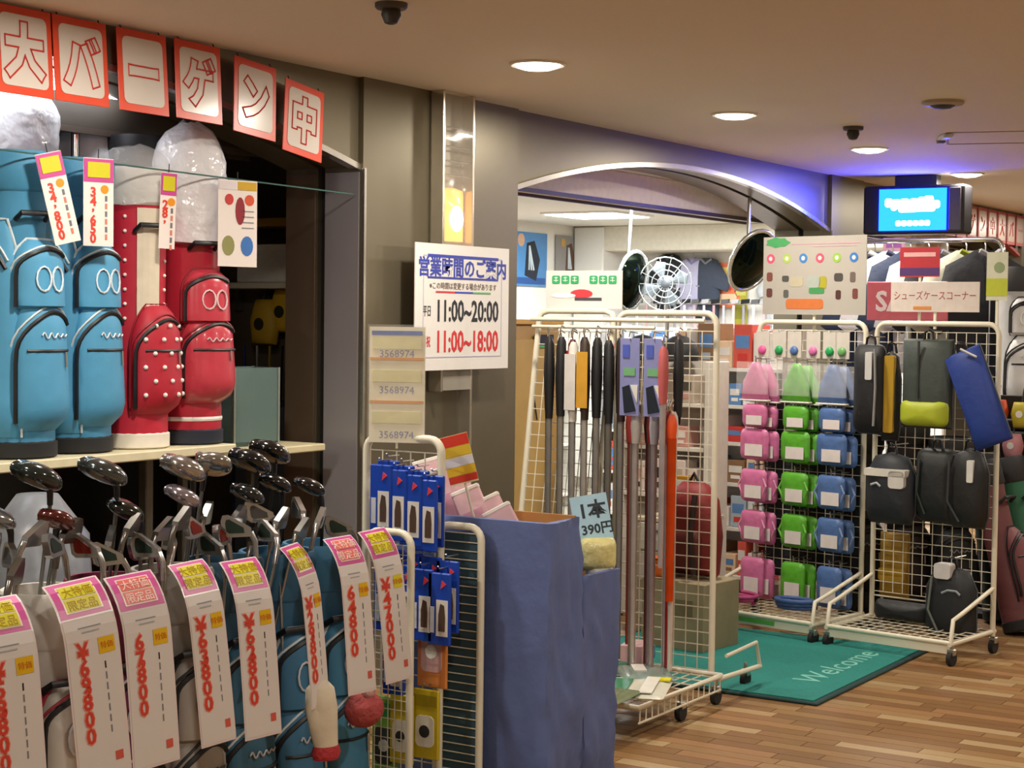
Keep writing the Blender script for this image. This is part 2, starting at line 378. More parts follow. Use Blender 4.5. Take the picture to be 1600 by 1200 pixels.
text('11:00~18:00', .125, .04, .12, rd, t, 'holiday_hours', .001, offset=.0025, sx=.78); text('日祝', .05, -.275, .12, rd, t, 'holiday', .001, sx=.6)

# sale banner: one card for each character
cards = [('大', -2.945, 2.305, .0, 'leftmost'), ('バ', -2.71, 2.305, .0, 'second from left'), ('ー', -2.435, 2.305, .0, 'third from left, a single bar'), ('ゲ', -2.168, 2.305, 1., 'fourth from left'), ('ン', -1.873, 2.28, 5., 'fifth, one before the lowest'), ('中', -1.60, 2.23, 8., 'rightmost and lowest')]
ORG = mat('d8482c', .35, noise=.05); ORL = mat('c83a30', .4, noise=0)
for i, (ch, x, z, ro, wh) in enumerate(cards):
    t = thing('banner_card', 'orange bordered sale banner card, %s' % wh, 'banner card', (x, -.05 - .004 * i, z), group='sale banner cards over the bag display', rot=(math.radians(-4), math.radians(ro), 0))
    B().box((0, .003, 0), (.232, .004, .272), bev=.001).build('card', ORG, t)
    B().prism(rrect(0, 0, .188, .222, .02), -.001, .002).build('white_panel', mat('d2c8c0', .22, noise=.02), t)
    text(ch, .172, 0, 0, ORL, t, 'outlined_character', -.002, outline=.003, offset=.010, sx=.9)
    for sx in (-.09, .09): B().tube([(sx, .004, .13), (sx, .012, .15)], .002, 4).build('tie', BLACK, t)
# far banner over the next shop front
for i in range(9):
    t = thing('banner_card', 'red bordered card, %s in the far banner beyond the lit sign' % ORD[i], 'banner card', (5.95 + i * .27, -.05, 2.30), group='far sale banner cards', rot=(0, 0, 0))
    B().box((0, .003, 0), (.235, .004, .26)).build('card', mat('b4403a', .4), t)
    B().prism(rrect(0, 0, .19, .21, .02), -.001, .002).build('white_panel', mat('cfb8ac', .25, noise=.02), t)
    text('大バーゲン中大バーゲ'[i], .15, 0, 0, ORL, t, 'outlined_character', -.002, outline=.002, sx=.88)

# ------------------------------------------------------------------ golf bags
def golf_bag(label, loc, rz, H, R, body, pk, trim, base, pockets, zipc='141418', top=None, group=None, lean=None, rough=.6, coat=0., emblem=None, name='golf_bag', panel=None, dots=False, strap=True):
    t = thing(name, label, 'golf bag', loc, rz, group)
    if lean: t.rotation_euler = lean
    bm = mat(body, rough, coat=coat, ns=12., noise=.15, bump=.25); pm_ = mat(pk, rough, coat=coat, ns=12., noise=.15, bump=.25); tm = mat(trim, .5); zm = mat(zipc, .5)
    prof = [(R * 1.0, .05), (R * 1.0, .13), (R * .93, .2), (R * .9, .45), (R * .93, H - .16), (R * .99, H - .12)]
    def rad(z):
        for (a, z0), (b2, z1) in zip(prof, prof[1:]):
            if z <= z1: return a + (b2 - a) * max(0, (z - z0)) / (z1 - z0)
        return prof[-1][0]
    B().lathe([(R * .98, 0), (R * 1.06, .006), (R * 1.06, .05), (R * .99, .055)], 20).build('base', RUBBER if base is None else mat(base, .6), t, 40)
    B().lathe(prof, 22).build('body', bm, t, 60)
    B().lathe([(R * .985, H - .13), (R * 1.05, H - .12), (R * 1.07, H - .01), (R * 1.03, H), (R * .93, H), (R * .9, H - .09), (R * .1, H - .1)], 22).build('collar', mat(top or body, rough, coat=coat), t, 50)
    if panel: B().sheet([[((rad(z) + .004) * math.sin(a), -(rad(z) + .004) * math.cos(a), z) for a in (-.38, -.2, 0, .2, .38)] for z in [.42 + (H - .56) * q / 6 for q in range(7)]], .003).build('front_panel', mat(panel, .6), t)
    def pp(p, u, v, off=0.):
        nm, ac, aw, z0, z1, dep = p; ww = 1 if v < .6 else math.sqrt(max(.0, 1 - ((v - .6) / .4) ** 2 * .72))
        z = z0 + (z1 - z0) * v; a = math.radians(ac + aw * u * ww)
        d = dep * max(0, 1 - abs(u) ** 3.6) ** .55 * min(1, v / (.2 if nm == 'lower_pocket' else .06)) ** .5 * min(1, (1 - v) / .2) ** .55 * (1 - .25 * v)
        r = rad(z) + d + off
        return V((r * math.sin(a), -r * math.cos(a), z))
    for p in pockets:
        po = B(); po.sheet([[pp(p, -1 + 2 * j / 12, i / 12) for j in range(13)] for i in range(13)], .002)
        po = po.build(p[0], pm_, t, 60)
        edge = [pp(p, .97, v / 8, .004) for v in range(0, 9)] + [pp(p, .97 - 1.94 * j / 6, 1, .004) for j in range(1, 6)] + [pp(p, -.97, v / 8, .004) for v in range(8, -1, -1)]
        B().tube(edge, .0042, 5).build('piping', tm, po, 60)
        zz = lambda k, o_: [pp(p, -.88 * k, .06 + .07 * v, o_) for v in range(7)] + [pp(p, .88 * k * math.cos(math.radians(180 - 11 * j)), .52 + .36 * k * math.sin(math.radians(11 * j)), o_) for j in range(1, 13)]
        B().tube(zz(.94, .004), .0075, 5).build('zipper', zm, po, 60); B().tube(zz(1.08, .004), .0042, 5).build('piping', tm, po, 60)
        if p[0] == 'lower_pocket':
            B().tube([pp(p, -.62 + 1.24 * j / 6, .58, .003) for j in range(7)], .005, 5).build('zipper', zm, po, 60)
            B().tube([pp(p, .25, .57, .007), pp(p, .25, .46, .007)], .004, 5).build('zip_pull', STEEL, po)
        if dots and p[0] == 'lower_pocket':
            b = B()
            for i in range(6):
                for j in range(4):
                    q = pp(p, -.62 + .41 * j + (.2 if i % 2 else 0), .18 + .125 * i, .003); b.ell(q, (.0085, .0085, .0085), 8, 4)
            b.build('polka_dots', mat('f0e8e4', .5), po, 1)['kind'] = 'stuff'
        if emblem and p[0] == 'upper_pocket':
            b = B()
            for s in (-1, 1): b.tube([pp(p, s * .2 + .2 * math.cos(a * .5236) * .9, .45 + .17 * math.sin(a * .5236), .006) for a in range(12)], .0035, 4, True)
            b.build('emblem', mat(emblem, .4), po)
        if emblem and p[0] == 'lower_pocket':
            B().tube([pp(p, -.35 + .7 * q / 36, .69 + .018 * math.sin(q * .75) * (1.3 - q / 36), .006) for q in range(37)], .0028, 4).build('script_emblem', mat(emblem, .4), po)
    if dots:
        b = B()
        for s in (-1, 1):
            for i in range(9):
                z = .45 + .05 * i; a = s * .75; r = rad(z) + .001; b.ell((r * math.sin(a), -r * math.cos(a), z), (.007, .007, .007), 8, 4)
        b.build('polka_dots', mat('f0e8e4', .5), t, 1)['kind'] = 'stuff'
    if strap:
        a = 2.2; B().tube([((R + .01 + .06 * math.sin(math.pi * q / 8)) * math.sin(a), -(R + .01 + .06 * math.sin(math.pi * q / 8)) * math.cos(a), .35 + (H - .5) * q / 8) for q in range(9)], .016, 6, flat=.4).build('shoulder_strap', zm, t, 60)
    hz_ = H - .2; a = .0
    B().tube([(-.05, -(rad(hz_)) + .004, hz_ - .02), (-.045, -rad(hz_) - .03, hz_), (.045, -rad(hz_) - .03, hz_), (.05, -rad(hz_) + .004, hz_ - .02)], .009, 6).build('handle', zm, t, 60)
    return t, pp, rad
PK = [('lower_pocket', 26, 60, .09, .53, .058), ('upper_pocket', 18, 50, .47, .70, .052), ('side_pocket', -58, 44, .07, .76, .036)]
SZ = 1.048
blue = dict(H=.98, R=.128, body='3f86ad', pk='4a94bd', trim='c9d3d6', base=None, pockets=PK, top='3f86ad', emblem='d8e2ea')
sh = thing('display_shelf', 'long cream display shelf board carrying the golf bags', 'shelf', (-3.35, .22, 0))
B().box((-.2, 0, 1.018), (3.3, .46, .032), bev=.004).build('board', mat('d8cfb0', .5), sh)
for x in (-1.7, -.3, 1.35): B().box((x, .12, .50), (.04, .04, 1.0), bev=.004).build('support_post', mat('6b665c', .4, .6), sh)
s2 = thing('low_shelf', 'lower cream shelf board under the glass bin beside the jamb', 'shelf', (-1.56, .28, 0))
B().box((0, 0, .985), (.52, .46, .028), bev=.004).build('board', mat('cfc4a0', .5), s2)
for x in (-.2, .2): B().box((x, .1, .485), (.03, .03, .972), bev=.003).build('support_post', mat('6b665c', .4, .6), s2)
SZ = 1.035
golf_bag('light blue golf bag at the left picture edge on the shelf', (-2.80, .15, SZ), -18, group='golf bags on the shelf', **blue)
golf_bag('light blue golf bag on the shelf beside the red dotted bag', (-2.53, .17, SZ), -16, group='golf bags on the shelf', **blue)
golf_bag('red golf bag with white polka dots and white base', (-2.26, .15, SZ), -20, .97, .118, 'b81c34', 'b01a30', '8c1428', 'e6dfd2', [('lower_pocket', 24, 58, .12, .50, .065)], top='c4bfb8', group='golf bags on the shelf', panel='d8ccb8', dots=True)
b4, pp4, rad4 = golf_bag('glossy red golf bag with pleated pocket near the jamb', (-1.985, .15, SZ), -22, .92, .122, 'b0283a', 'c03c4c', '8f1c2c', '1a2030', [('lower_pocket', 18, 60, .15, .48, .07), ('upper_pocket', 10, 48, .43, .63, .06)], top='b8909a', group='golf bags on the shelf', rough=.28, coat=.4, emblem='e0c8cc')
b = B(); b.lathe([(.124, .085), (.126, .092), (.124, .10)], 20, caps=False); b.build('base_stripe', WHITE, b4)
golf_bag('black golf bag standing behind the two red bags', (-1.98, .40, SZ), 0, 1.12, .11, '17171b', '1d1d22', '34343a', None, [], group='golf bags on the shelf', strap=False)
# crinkled clear hoods over the bag tops
def hood(label, loc, R, z0, z1, m, sq=1., seed=0):
    rings = []
    for i in range(13):
        q = i / 12; r = R * (1.05 if q < .55 else 1.05 * math.sqrt(max(.02, 1 - ((q - .55) / .46) ** 2)))
        ring = []
        for j in range(22):
            a = 2 * math.pi * j / 22; k = 1 + .12 * NZ.noise(V((math.cos(a) * 2.5 + seed, math.sin(a) * 2.5, q * 5)))
            ring.append((r * k * math.cos(a), r * k * math.sin(a) * sq, z0 + (z1 - z0) * q + .02 * NZ.noise(V((a, seed, q * 3)))))
        rings.append(ring)
    o = B().loft(rings).build('plastic_hood', m, None, 70, loc=loc)
    return tag(o, label, 'plastic cover', 'clear hoods over golf bags')
hood('crinkled clear plastic hood over the glossy red bag', (-1.985, .15, SZ), .132, .72, 1.16, FILMW, 1, 3)
hood('clear plastic hood over the polka dot bag', (-2.26, .15, SZ), .13, .84, 1.05, FILM, 1, 5)
hood('white plastic wrapped bag top behind the blue bags, left one', (-2.50, .50, SZ - .0), .17, .9, 1.27, FILMW, .8, 8)
hood('white plastic wrapped bag top behind the blue bags, right one', (-2.06, .58, SZ - .0), .15, .9, 1.25, FILMW, .8, 9)
t = thing('plastic_wrapped_bag', 'pale plastic wrapped stock behind the blue golf bags', 'wrapped bag', (-2.85, .62, SZ))
B().lathe([(.2, 0), (.2, .9), (.17, 1.1), (.08, 1.2)], 18).build('body', mat('cfd2d6', .35, noise=.3, ns=9., bump=.5), t, 60)
for i, (x, y) in enumerate(((-2.23, .47), (-1.86, .47))):
    o = B().tube([(x, y, 1.03), (x, y, 2.32)], .016, 10).tube([(x, y, 1.031), (x, y, 1.04)], .03, 10).build('display_post', CHROME, None, 60)
    tag(o, 'slim chrome display post, %s of two behind the bags' % ('left' if i == 0 else 'right'), 'post', 'chrome posts behind the bags')
o = B().tube([(-5.0, .0, 2.02), (-1.2, .0, 1.985)], .003, 6).build('tag_wire', mat('5d8a86', .3, .6)); tag(o, 'thin taut wire across the opening above the golf bags', 'wire')
t = thing('strip_light', 'fluorescent strip lamp glowing above the wrapped stock', 'strip light', (-2.75, .36, 2.30))
B().box((0, 0, .03), (1.5, .1, .05), bev=.005).build('housing', WHITE, t); B().tube([(-.7, 0, -.012), (.7, 0, -.012)], .016, 8).build('tube', mat('f4f8ff', .4, noise=0, emit=22.), t, 60)
for x in (-.72, .72): B().box((x, 0, -.005), (.03, .05, .04), bev=.003).build('socket', WHITE, t)
t = thing('plastic_wrapped_bag', 'pale grey plastic bundle under the shelf at the left edge', 'wrapped bag', (-3.14, -.32, 0), 20)
B().lathe([(.16, 0), (.17, .5), (.15, .85), (.06, .97)], 18).build('body', mat('7c8088', .3, noise=.3, ns=9., bump=.5), t, 60)
# glass bin with clubs at the jamb
t = thing('glass_bin', 'smoky glass bin beside the glossy red bag', 'bin', (-1.56, .25, 1.0), -15)
b = B()
for sx, sy, dx, dy in ((0, -.085, .2, .006), (0, .085, .2, .006), (-.1, 0, .006, .17), (.1, 0, .006, .17)): b.box((sx, sy, .15), (dx, dy, .30))
b.build('panes', film('6f8886', .62, .1, 3.), t); B().box((0, 0, .008), (.206, .176, .016)).build('bottom', mat('3a4644', .5), t)
for sx in (-1, 1):
    for sy in (-1, 1): B().box((sx * .102, sy * .087, .15), (.008, .008, .302)).build('corner_strip', mat('a8b4b0', .3, .6), t)
# hung stock on the partition seen past the jamb
for i, (y, z, c, lab) in enumerate(((1.16, 1.42, 'c8a020', 'yellow headcover bag hung past the jamb, upper one'), (1.26, 1.36, 'b8921c', 'yellow headcover bag hung past the jamb, lower one'))):
    t = thing('headcover_bag', lab, 'headcover', (-.2 - .03 * i, y, z), -90, 'yellow headcovers past the jamb')
    B().pillow([(-.07, 0), (.07, 0), (.085, .12), (.05, .22), (-.05, .22), (-.085, .12)], .045).build('cover', mat(c, .6), t, 60); B().tube([(-.02, 0, .21), (0, .02, .27), (.02, 0, .21)], .005).build('loop', BLACK, t)
    B().disc(0, .10, .03, -.047).build('badge', mat('2b2a1c', .5), t)
t = thing('white_carton', 'plain white carton on the ledge past the jamb', 'carton', (-.22, 1.2, 1.66), -90)
B().box((0, 0, .09), (.36, .16, .18), bev=.004).build('body', WHITE, t); B().box((0, -.005, .165), (.362, .164, .03)).build('lid', mat('f2f0ea', .5), t)
t = thing('wall_ledge', 'narrow cream ledge under the white carton past the jamb', 'ledge', (-.24, 1.2, 1.63), -90)
B().box((0, .02, .014), (.9, .22, .028), bev=.003).build('board', mat('d8d0bc', .5), t)
b = B()
for x in (-.3, .3): b.box((x, .1, -.05), (.02, .04, .11))
b.build('bracket', STEEL, t)
t = thing('wall_ledge', 'yellow edged ledge high up past the jamb', 'ledge', (-.24, 1.2, 1.93), -90)
B().box((0, .02, .014), (.9, .22, .04), bev=.003).build('board', mat('b08a2c', .5), t)
b = B()
for x in (-.3, .3): b.box((x, .1, -.05), (.02, .04, .11))
b.build('bracket', STEEL, t)
t = thing('dark_stand', 'dark blue club stand in the gloom past the jamb', 'stand', (-.45, 1.05, 0), -60)
B().box((0, 0, .55), (.3, .25, 1.1), bev=.02).build('body', mat('20242e', .6), t)
for i in range(5): B().tube([(-.1 + .05 * i, 0, 1.0), (-.12 + .06 * i, .02, 1.36)], .006).build('shaft', mat(['2c4c9c', 'b8b8b0', 'c8b040', '1c1c20', '3c5cac'][i], .35, .5), t)
# ------------------------------------------------------------------ front row: golf bags on the floor, clubs, price strips
FB = [(-4.09, '5c5a58', '6c6a68', 'a83040', 'grey golf bag at the left edge of the front row'),
      (-3.87, 'd4cfc8', 'c8c2ba', 'a83040', 'white golf bag with red piping between the left price strips'),
      (-3.66, '7a2848', '74305a', 'd8d0c8', 'maroon golf bag in the front row behind two wide price strips'),
      (-3.45, '8c8882', 'a09a92', '2a2a2c', 'grey golf bag in the middle of the front row'),
      (-3.24, '2a4e64', '35647f', 'c0c8cc', 'dark blue golf bag in the front row beside the cream headcover'),
      (-3.035, '2f6080', '3a7094', 'c9d3d6', 'mid blue golf bag in the front row, second from the wire stand'),
      (-2.835, '336888', '3f7c9e', 'c9d3d6', 'mid blue golf bag at the right end of the front row')]
PF = [('lower_pocket', 18, 60, .10, .48, .06), ('upper_pocket', 14, 50, .43, .66, .05), ('side_pocket', -60, 40, .1, .68, .03)]
for i, (x, bc, pc, tc_, lab) in enumerate(FB):
    golf_bag(lab, (x, -1.125 - .012 * (i % 2), 0), -14 - 3 * (i % 3), .86, .100, bc, pc, tc_, None, PF, top=bc, group='golf bags in the front row', emblem='c8ccd4' if i != 3 else '5a5a58', strap=i in (4, 6))
def wood(label, loc, lean, az, col, kind='driver', metal=.6, L=.62, sole=None):
    t = thing('golf_club', label, 'golf club', loc, group='club heads above the front bags', rot=(math.radians(lean), 0, math.radians(az)))
    sc = 1. if kind == 'driver' else .78
    hm = mat(col, .16, metal, noise=.15, ns=18., coat=.6)
    rings = []; TI = Mx.Rotation(math.radians(24), 4, 'Y')
    for i in range(11):
        q = math.pi * i / 10; yy = math.cos(q) * .05 * sc; rr = max(.03, math.sin(q)) ** .75
        if i <= 2: rr = [.55, .82, .93][i]; yy = [.047, .046, .040][i] * sc      # flat striking face, rounded rump opposite
        rings.append([(-rr * .062 * sc * math.cos(a) - .012, yy, .032 * sc * rr * (math.sin(a) if math.sin(a) > 0 else .72 * math.sin(a))) for a in [2 * math.pi * j / 16 for j in range(16)]])
    B().loft(rings, TI).build('head', hm, t, 50)
    B().box((-.012, .0475 * sc, 0), (.08 * sc, .003, .032 * sc), TI, bev=.001).build('face', mat(sole or '9a9a9c', .3, .8), t)
    B().tube([TI @ V((.036 * sc, .02 * sc, 0)), (.046 * sc, .02, -.04), (.05 * sc, .02, -.07)], [.010, .0078, .007], 8).build('hosel', mat('2a2a2c', .4), t, 60)
    B().tube([(.05 * sc, .02, -.06), (.055 * sc, .03, -L)], .005, 7).build('shaft', mat('8c8c8a' if metal > .3 else '3c3a38', .25, .8), t, 60)
    return t
def iron(label, loc, lean, az, col='c4c4c6', L=.42, cav='6a6a6c'):
    t = thing('golf_club', label, 'golf club', loc, group='club heads above the front bags', rot=(math.radians(lean), 0, math.radians(az)))
    poly = [(-.035, -.018), (-.03, .004), (.03, .036), (.043, .034), (.047, .018), (.04, -.014), (.028, -.022)]
    B().prism(poly, -.008, .008).build('head', mat(col, .2, .9, noise=.1), t)
    B().prism([(p[0] * .62 + .006, p[1] * .62 + .002) for p in poly], .0075, .0095).build('cavity', mat(cav, .4, .6), t)
    B().tube([(-.03, 0, -.008), (-.042, 0, -.03), (-.046, 0, -.075)], [.0085, .0075, .007], 8).build('hosel', mat(col, .2, .9), t, 60)
    B().tube([(-.046, 0, -.06), (-.05, .01, -L)], .0048, 7).build('shaft', mat('b4b4b0', .22, .9), t, 60)
    return t
W = [(-3.877, -1.13, 1.115, 20, 35, '2c3434', 'driver', .5, 'dark green driver head at the far left above the bags', None),
     (-3.666, -1.13, 1.11, 18, 30, '5c6468', 'driver', .8, 'chrome and dark driver head under the middle of the shelf', None),
     (-3.385, -1.13, 1.10, 20, 35, 'b4b0b0', 'driver', .85, 'silver driver head above the middle front bags', None),
     (-3.255, -1.10, 1.10, 15, 80, 'a09c98', 'driver', .8, 'silver driver with red sole mark beside the silver one', 'b83020'),
     (-3.115, -1.12, 1.10, 18, 40, '14161a', 'driver', .2, 'glossy black driver head near the shelf end', '0f0f10'),
     (-2.985, -1.08, 1.115, 16, 45, '121214', 'driver', .1, 'largest matte black driver head nearest the jamb', '0f0f10'),
     (-3.43, -1.17, 1.035, 25, 25, 'a8a0ac', 'fairway', .8, 'small silver fairway wood below the silver driver', None),
     (-3.99, -1.12, 1.03, 24, 20, '9aa0a6', 'fairway', .8, 'pale silver fairway wood at the left picture edge', None),
     (-3.86, -1.17, 1.015, 20, 60, '5a2420', 'fairway', .5, 'dark red fairway wood left below the first driver', None),
     (-3.62, -1.16, 1.015, 20, 10, '2c302e', 'fairway', .6, 'dark fairway wood below the chrome driver', None),
     (-3.17, -1.16, 1.02, 20, 30, '202628', 'fairway', .3, 'dark grey fairway wood below the glossy black driver', None),
     (-3.02, -1.13, 1.035, 14, 30, '18181a', 'fairway', .2, 'black fairway wood under the largest black driver', None),
     (-2.88, -1.14, 1.015, 8, 10, '1a1a1c', 'fairway', .3, 'short black mallet head at the right of the clubs', None)]
for x, y, z, ln, az, c, kd, me_, lab, so in W: wood(lab, (x, y, z), ln * .45, az - 38, c, kd, me_, sole=so)
IR = [(-4.10, .98, 12, 20), (-4.0, .945, -18, 70), (-3.93, .97, 25, 200), (-3.83, .985, 10, 15), (-3.76, .93, 30, 150), (-3.70, .955, -15, 40), (-3.63, .935, 20, 100), (-3.55, .965, 5, 10), (-3.49, .93, 28, 60), (-3.43, .96, -20, 190), (-3.36, .985, 10, 30), (-3.30, .95, 22, 120), (-3.24, .965, 0, 15), (-3.18, .925, 25, 80), (-3.10, .95, 15, 20), (-2.98, .965, -10, 60), (-2.93, .935, 20, 30), (-2.87, .91, 14, 140)]
IR += [(-4.16, .93, 20, 110), (-4.05, .92, 8, 30), (-3.97, .995, 22, 15), (-3.80, .95, 6, 100), (-3.66, .985, 18, 25), (-3.58, .92, 24, 170), (-3.52, .99, 12, 20), (-3.40, .915, 16, 90), (-3.33, .93, 20, 200), (-3.21, .905, 12, 30), (-3.14, .97, 16, 150), (-3.05, .92, 18, 20)]
IR.sort()
for i, (x, z, ln, az) in enumerate(IR): iron('iron club head, %s from the %s above the front bags' % ((ORD[i], 'left') if i < 15 else (ORD[29 - i], 'right')), (x, -1.17 - .03 * (i % 3), z), abs(ln) * (.25 if 90 <= az < 270 else .6), az, ['c4c4c6', 'a8a8aa', '8c8a88', 'd0d0d2'][i % 4], cav=['5c5c5e', '8c2c24', '2c3c34'][i % 3])

# price strips
MAG = mat('c04a90', .35, noise=.04); YEL = mat('c8c020', .4, noise=.05); REDT = mat('d04030', .4, noise=0); PNK = mat('e0988c', .4, noise=0)
def strip(label, loc, rz, price, w_=.135, L=.45, head='y', a0=28., stick='e0b418', roll=0.):
    t = thing('price_strip', label, 'price tag', loc, group='long price strips on the front bags', rot=(0, math.radians(roll), math.radians(rz)))
    N = 18; pr = [(0., 0.)]; an = []
    for i in range(N):
        q = (i + .5) / N; a = math.radians(a0 + (86 - a0) * min(1, q / .34) ** .8 + (4 * (q - .34) if q > .34 else 0)); an.append(a)
        pr.append((pr[-1][0] - math.cos(a) * L / N, pr[-1][1] - math.sin(a) * L / N))
    def mp(u, s_, off=0.):
        k = max(0, min(N - 1e-6, s_ / L * N)); i = int(k); fr = k - i; a = an[i]
        y = pr[i][0] + (pr[i + 1][0] - pr[i][0]) * fr; z = pr[i][1] + (pr[i + 1][1] - pr[i][1]) * fr
        return V((u * w_, y - math.sin(a) * off, z + math.cos(a) * off))
    def patch(nm, u0, u1, s0, s1, m, off):
        n = max(2, int((s1 - s0) / .025) + 1)
        return B().sheet([[mp(u, s0 + (s1 - s0) * i / n, off) for u in (u0, (u0 + u1) / 2, u1)] for i in range(n + 1)][::-1], .0006).build(nm, m, t)
    def word(nm, s_, size, u, sc_, m, off, **kw):
        vs, fs = text_pts(s_, size, **kw); b = B(); b.add([mp(u + p[0] / w_, sc_ - p[1], off + p[2]) for p in vs], fs)
        me = bpy.data.meshes.new(nm); me.from_pydata(b.v, [], b.f); me.materials.append(m); return link(nm, me, t)
    patch('paper', -.5, .5, 0, L, mat('dccccc', .28, noise=.02), 0); patch('inner_paper', -.465, .465, .0, L - .006, mat('d8d2d0', .28, noise=.02), .0008)
    patch('header', -.46, .46, .004, .092, MAG, .0016); patch('header_field', -.34, .34, .014, .082, mat('e4d4c8', .3), .0024)
    hm = YEL if head == 'y' else mat('d06860', .4)
    patch('header_band', -.31, .31, .017, .046, hm, .003); patch('header_band', -.31, .31, .05, .079, hm, .003)
    word('header_lettering', '大特価', .026, 0, .032, mat('a88a18' if head == 'y' else 'e8c8c0', .4), .0038); word('header_lettering', '限定品', .026, 0, .065, mat('a88a18' if head == 'y' else 'e8c8c0', .4), .0038)
    patch('model_line', -.22, .2, .116, .119, mat('8c8c90', .5), .0016); patch('model_line', -.16, .16, .126, .129, mat('a8a8ac', .5), .0016)
    patch('sticker', .10, .40, .146, .182, mat(stick, .35), .002)
    word('sticker_price', '特価', .017, .25, .164, mat('d07818', .4), .0028)
    s0 = .155; st = .038
    for ch in price:
        if ch == ',': word('comma', ',', .07, -.16, s0 - .012, REDT, .003, offset=.002); continue
        word('digit_outline', ch, .053, -.2, s0 + .012, PNK, .0018, offset=.003); word('price_digit', ch, .049, -.2, s0 + .012, REDT, .003, offset=.001); s0 += st
    for i in range(7): patch('caption_line', .18, .205, .2 + .024 * i, .216 + .024 * i, mat('7c7c84' if i else '202024', .5), .0016)
    patch('stamp', .22, .36, L - .055, L - .035, mat('d0584c', .4), .002)
    return t
ST = [(-4.20, .895, -12, '¥58,800', .135, 'y', 'price strip cut off by the left picture edge'),
      (-3.97, .905, -10, '¥69,800', .14, 'y', 'wide price strip with yellow header and red 69,800'),
      (-3.79, .90, -8, '67,800', .135, 'r', 'price strip with pink header and red 67,800'),
      (-3.595, .905, -14, '¥63,800', .10, 'y', 'price strip with bright curled top, red 63,800, over the grey bag'),
      (-3.405, .89, -16, '¥62,800', .108, 'y', 'price strip with broad yellow header before the dark blue bag'),
      (-3.205, .905, 4, '¥29,800', .082, 'y', 'narrow price strip turned sideways above the cream headcover'),
      (-3.0, .905, -14, '64,800', .096, 'r', 'price strip with pink header beside the last strip'),
      (-2.845, .91, -14, '¥47,000', .096, 'y', 'rightmost price strip next to the wire stand')]
for i, (x, z, rz, pc, w_, hd, lab) in enumerate(ST): strip(lab, (x, -1.315, z), rz, pc, w_, .46 if i < 5 else .44, hd, 24 + 5 * (i % 3), roll=-3 - 2 * (i % 2), stick='e0b418' if i != 7 else 'd8cc30')
# cream headcover with red trim hanging under the narrow strip
t = thing('headcover', 'cream headcover with red cuff hanging among the front bags', 'headcover', (-3.15, -1.38, .37), -20)
B().loft([[(r * math.cos(a) + dx, r * .7 * math.sin(a), z) for a in [2 * math.pi * j / 14 for j in range(14)]] for r, z, dx in ((.02, .18, 0), (.04, .16, 0), (.046, .11, .004), (.04, .05, .012), (.034, .0, .02))]).build('cover', mat('d8cdb8', .6, bump=.3), t, 60)
B().lathe([(.036, -.03), (.042, -.012), (.036, .006)], 14, (.02, 0, 0), 1, .7).build('cuff', mat('b03038', .7, bump=.6, ns=80.), t, 60)
t = thing('headcover', 'red knitted headcover low between the blue front bags', 'headcover', (-2.93, -1.36, .38), -20)
B().ell((0, 0, .05), (.06, .045, .05), 14, 8).build('cover', mat('a84848', .8, bump=.8, ns=60.), t, 1); B().ell((0, -.02, .1), (.018, .018, .018), 8, 5).build('pompom', mat('d0a0a0', .9, bump=.8, ns=90.), t, 1)
# small tags on the shelf bags, hung from the wire
def swing_tag(label, loc, rz, roll, w_, h, price, kind=0):
    t = thing('price_tag', label, 'price tag', loc, group='price tags on the shelf bags', rot=(0, math.radians(roll), math.radians(rz)))
    B().box((0, .002, -h / 2), (w_, .002, h)).build('card', mat('e6dcd8', .3, noise=.02), t)
    B().tube([(0, .003, .03), (0, .004, -.005)], .0018, 4).build('string', BLACK, t)
    if kind == 0:
        B().rect(0, -.04, w_ * .98, .075, .001).build('header', MAG, t); B().rect(0, -.038, w_ * .74, .05, -.0008).build('header_field', YEL, t)
        for i, ch in enumerate(price):
            text(ch, .042, -w_ * .18, -.11 - .03 * i, REDT, t, 'price_digit', .0, offset=.0015)
        for i in range(6): B().rect(w_ * .25, -.13 - .025 * i, .008, .018, .001).build('caption_line', mat('c87868' if i % 2 else '6c6c74', .5), t)
        B().disc(w_ * .2, -.10, .014, .001).build('sticker', mat('e09020', .4), t)
    else:
        B().rect(-w_ * .26, -.02, w_ * .44, .03, .001).build('header', mat('d8d0d4', .4), t); B().rect(w_ * .24, -.02, w_ * .48, .03, .0009).build('header', mat('c8a020', .4), t)
        for x, z, rx, rz_, c in ((-.22, -.07, .018, .02, 'c03838'), (.06, -.11, .02, .05, '8c2030'), (.3, -.07, .02, .02, 'd05030'), (-.24, -.235, .026, .036, '8c8a58'), (.24, -.235, .026, .036, '3c70b8')): B().disc(x * w_, z, rx, .001, rz=rz_).build('printed_oval', mat(c, .4), t)
        for i in range(4): B().rect(.26 * w_, -.11 - .02 * i, .05, .004, .001).build('caption_line', mat('8c8c90', .5), t)
swing_tag('tilted white price tag on the left blue golf bag', (-2.835, -.035, 2.005), -20, -14, .088, .29, '34,800')
swing_tag('upright white price tag between the two blue golf bags', (-2.62, -.04, 2.005), -20, 0, .105, .285, '34,650')
swing_tag('white spec card with coloured ovals on the glossy red bag', (-1.93, -.035, 1.985), -16, 0, .165, .31, '', 1)
swing_tag('narrow pale tag on the red polka dot bag', (-2.285, -.035, 1.985), -20, 2, .06, .26, '28,')

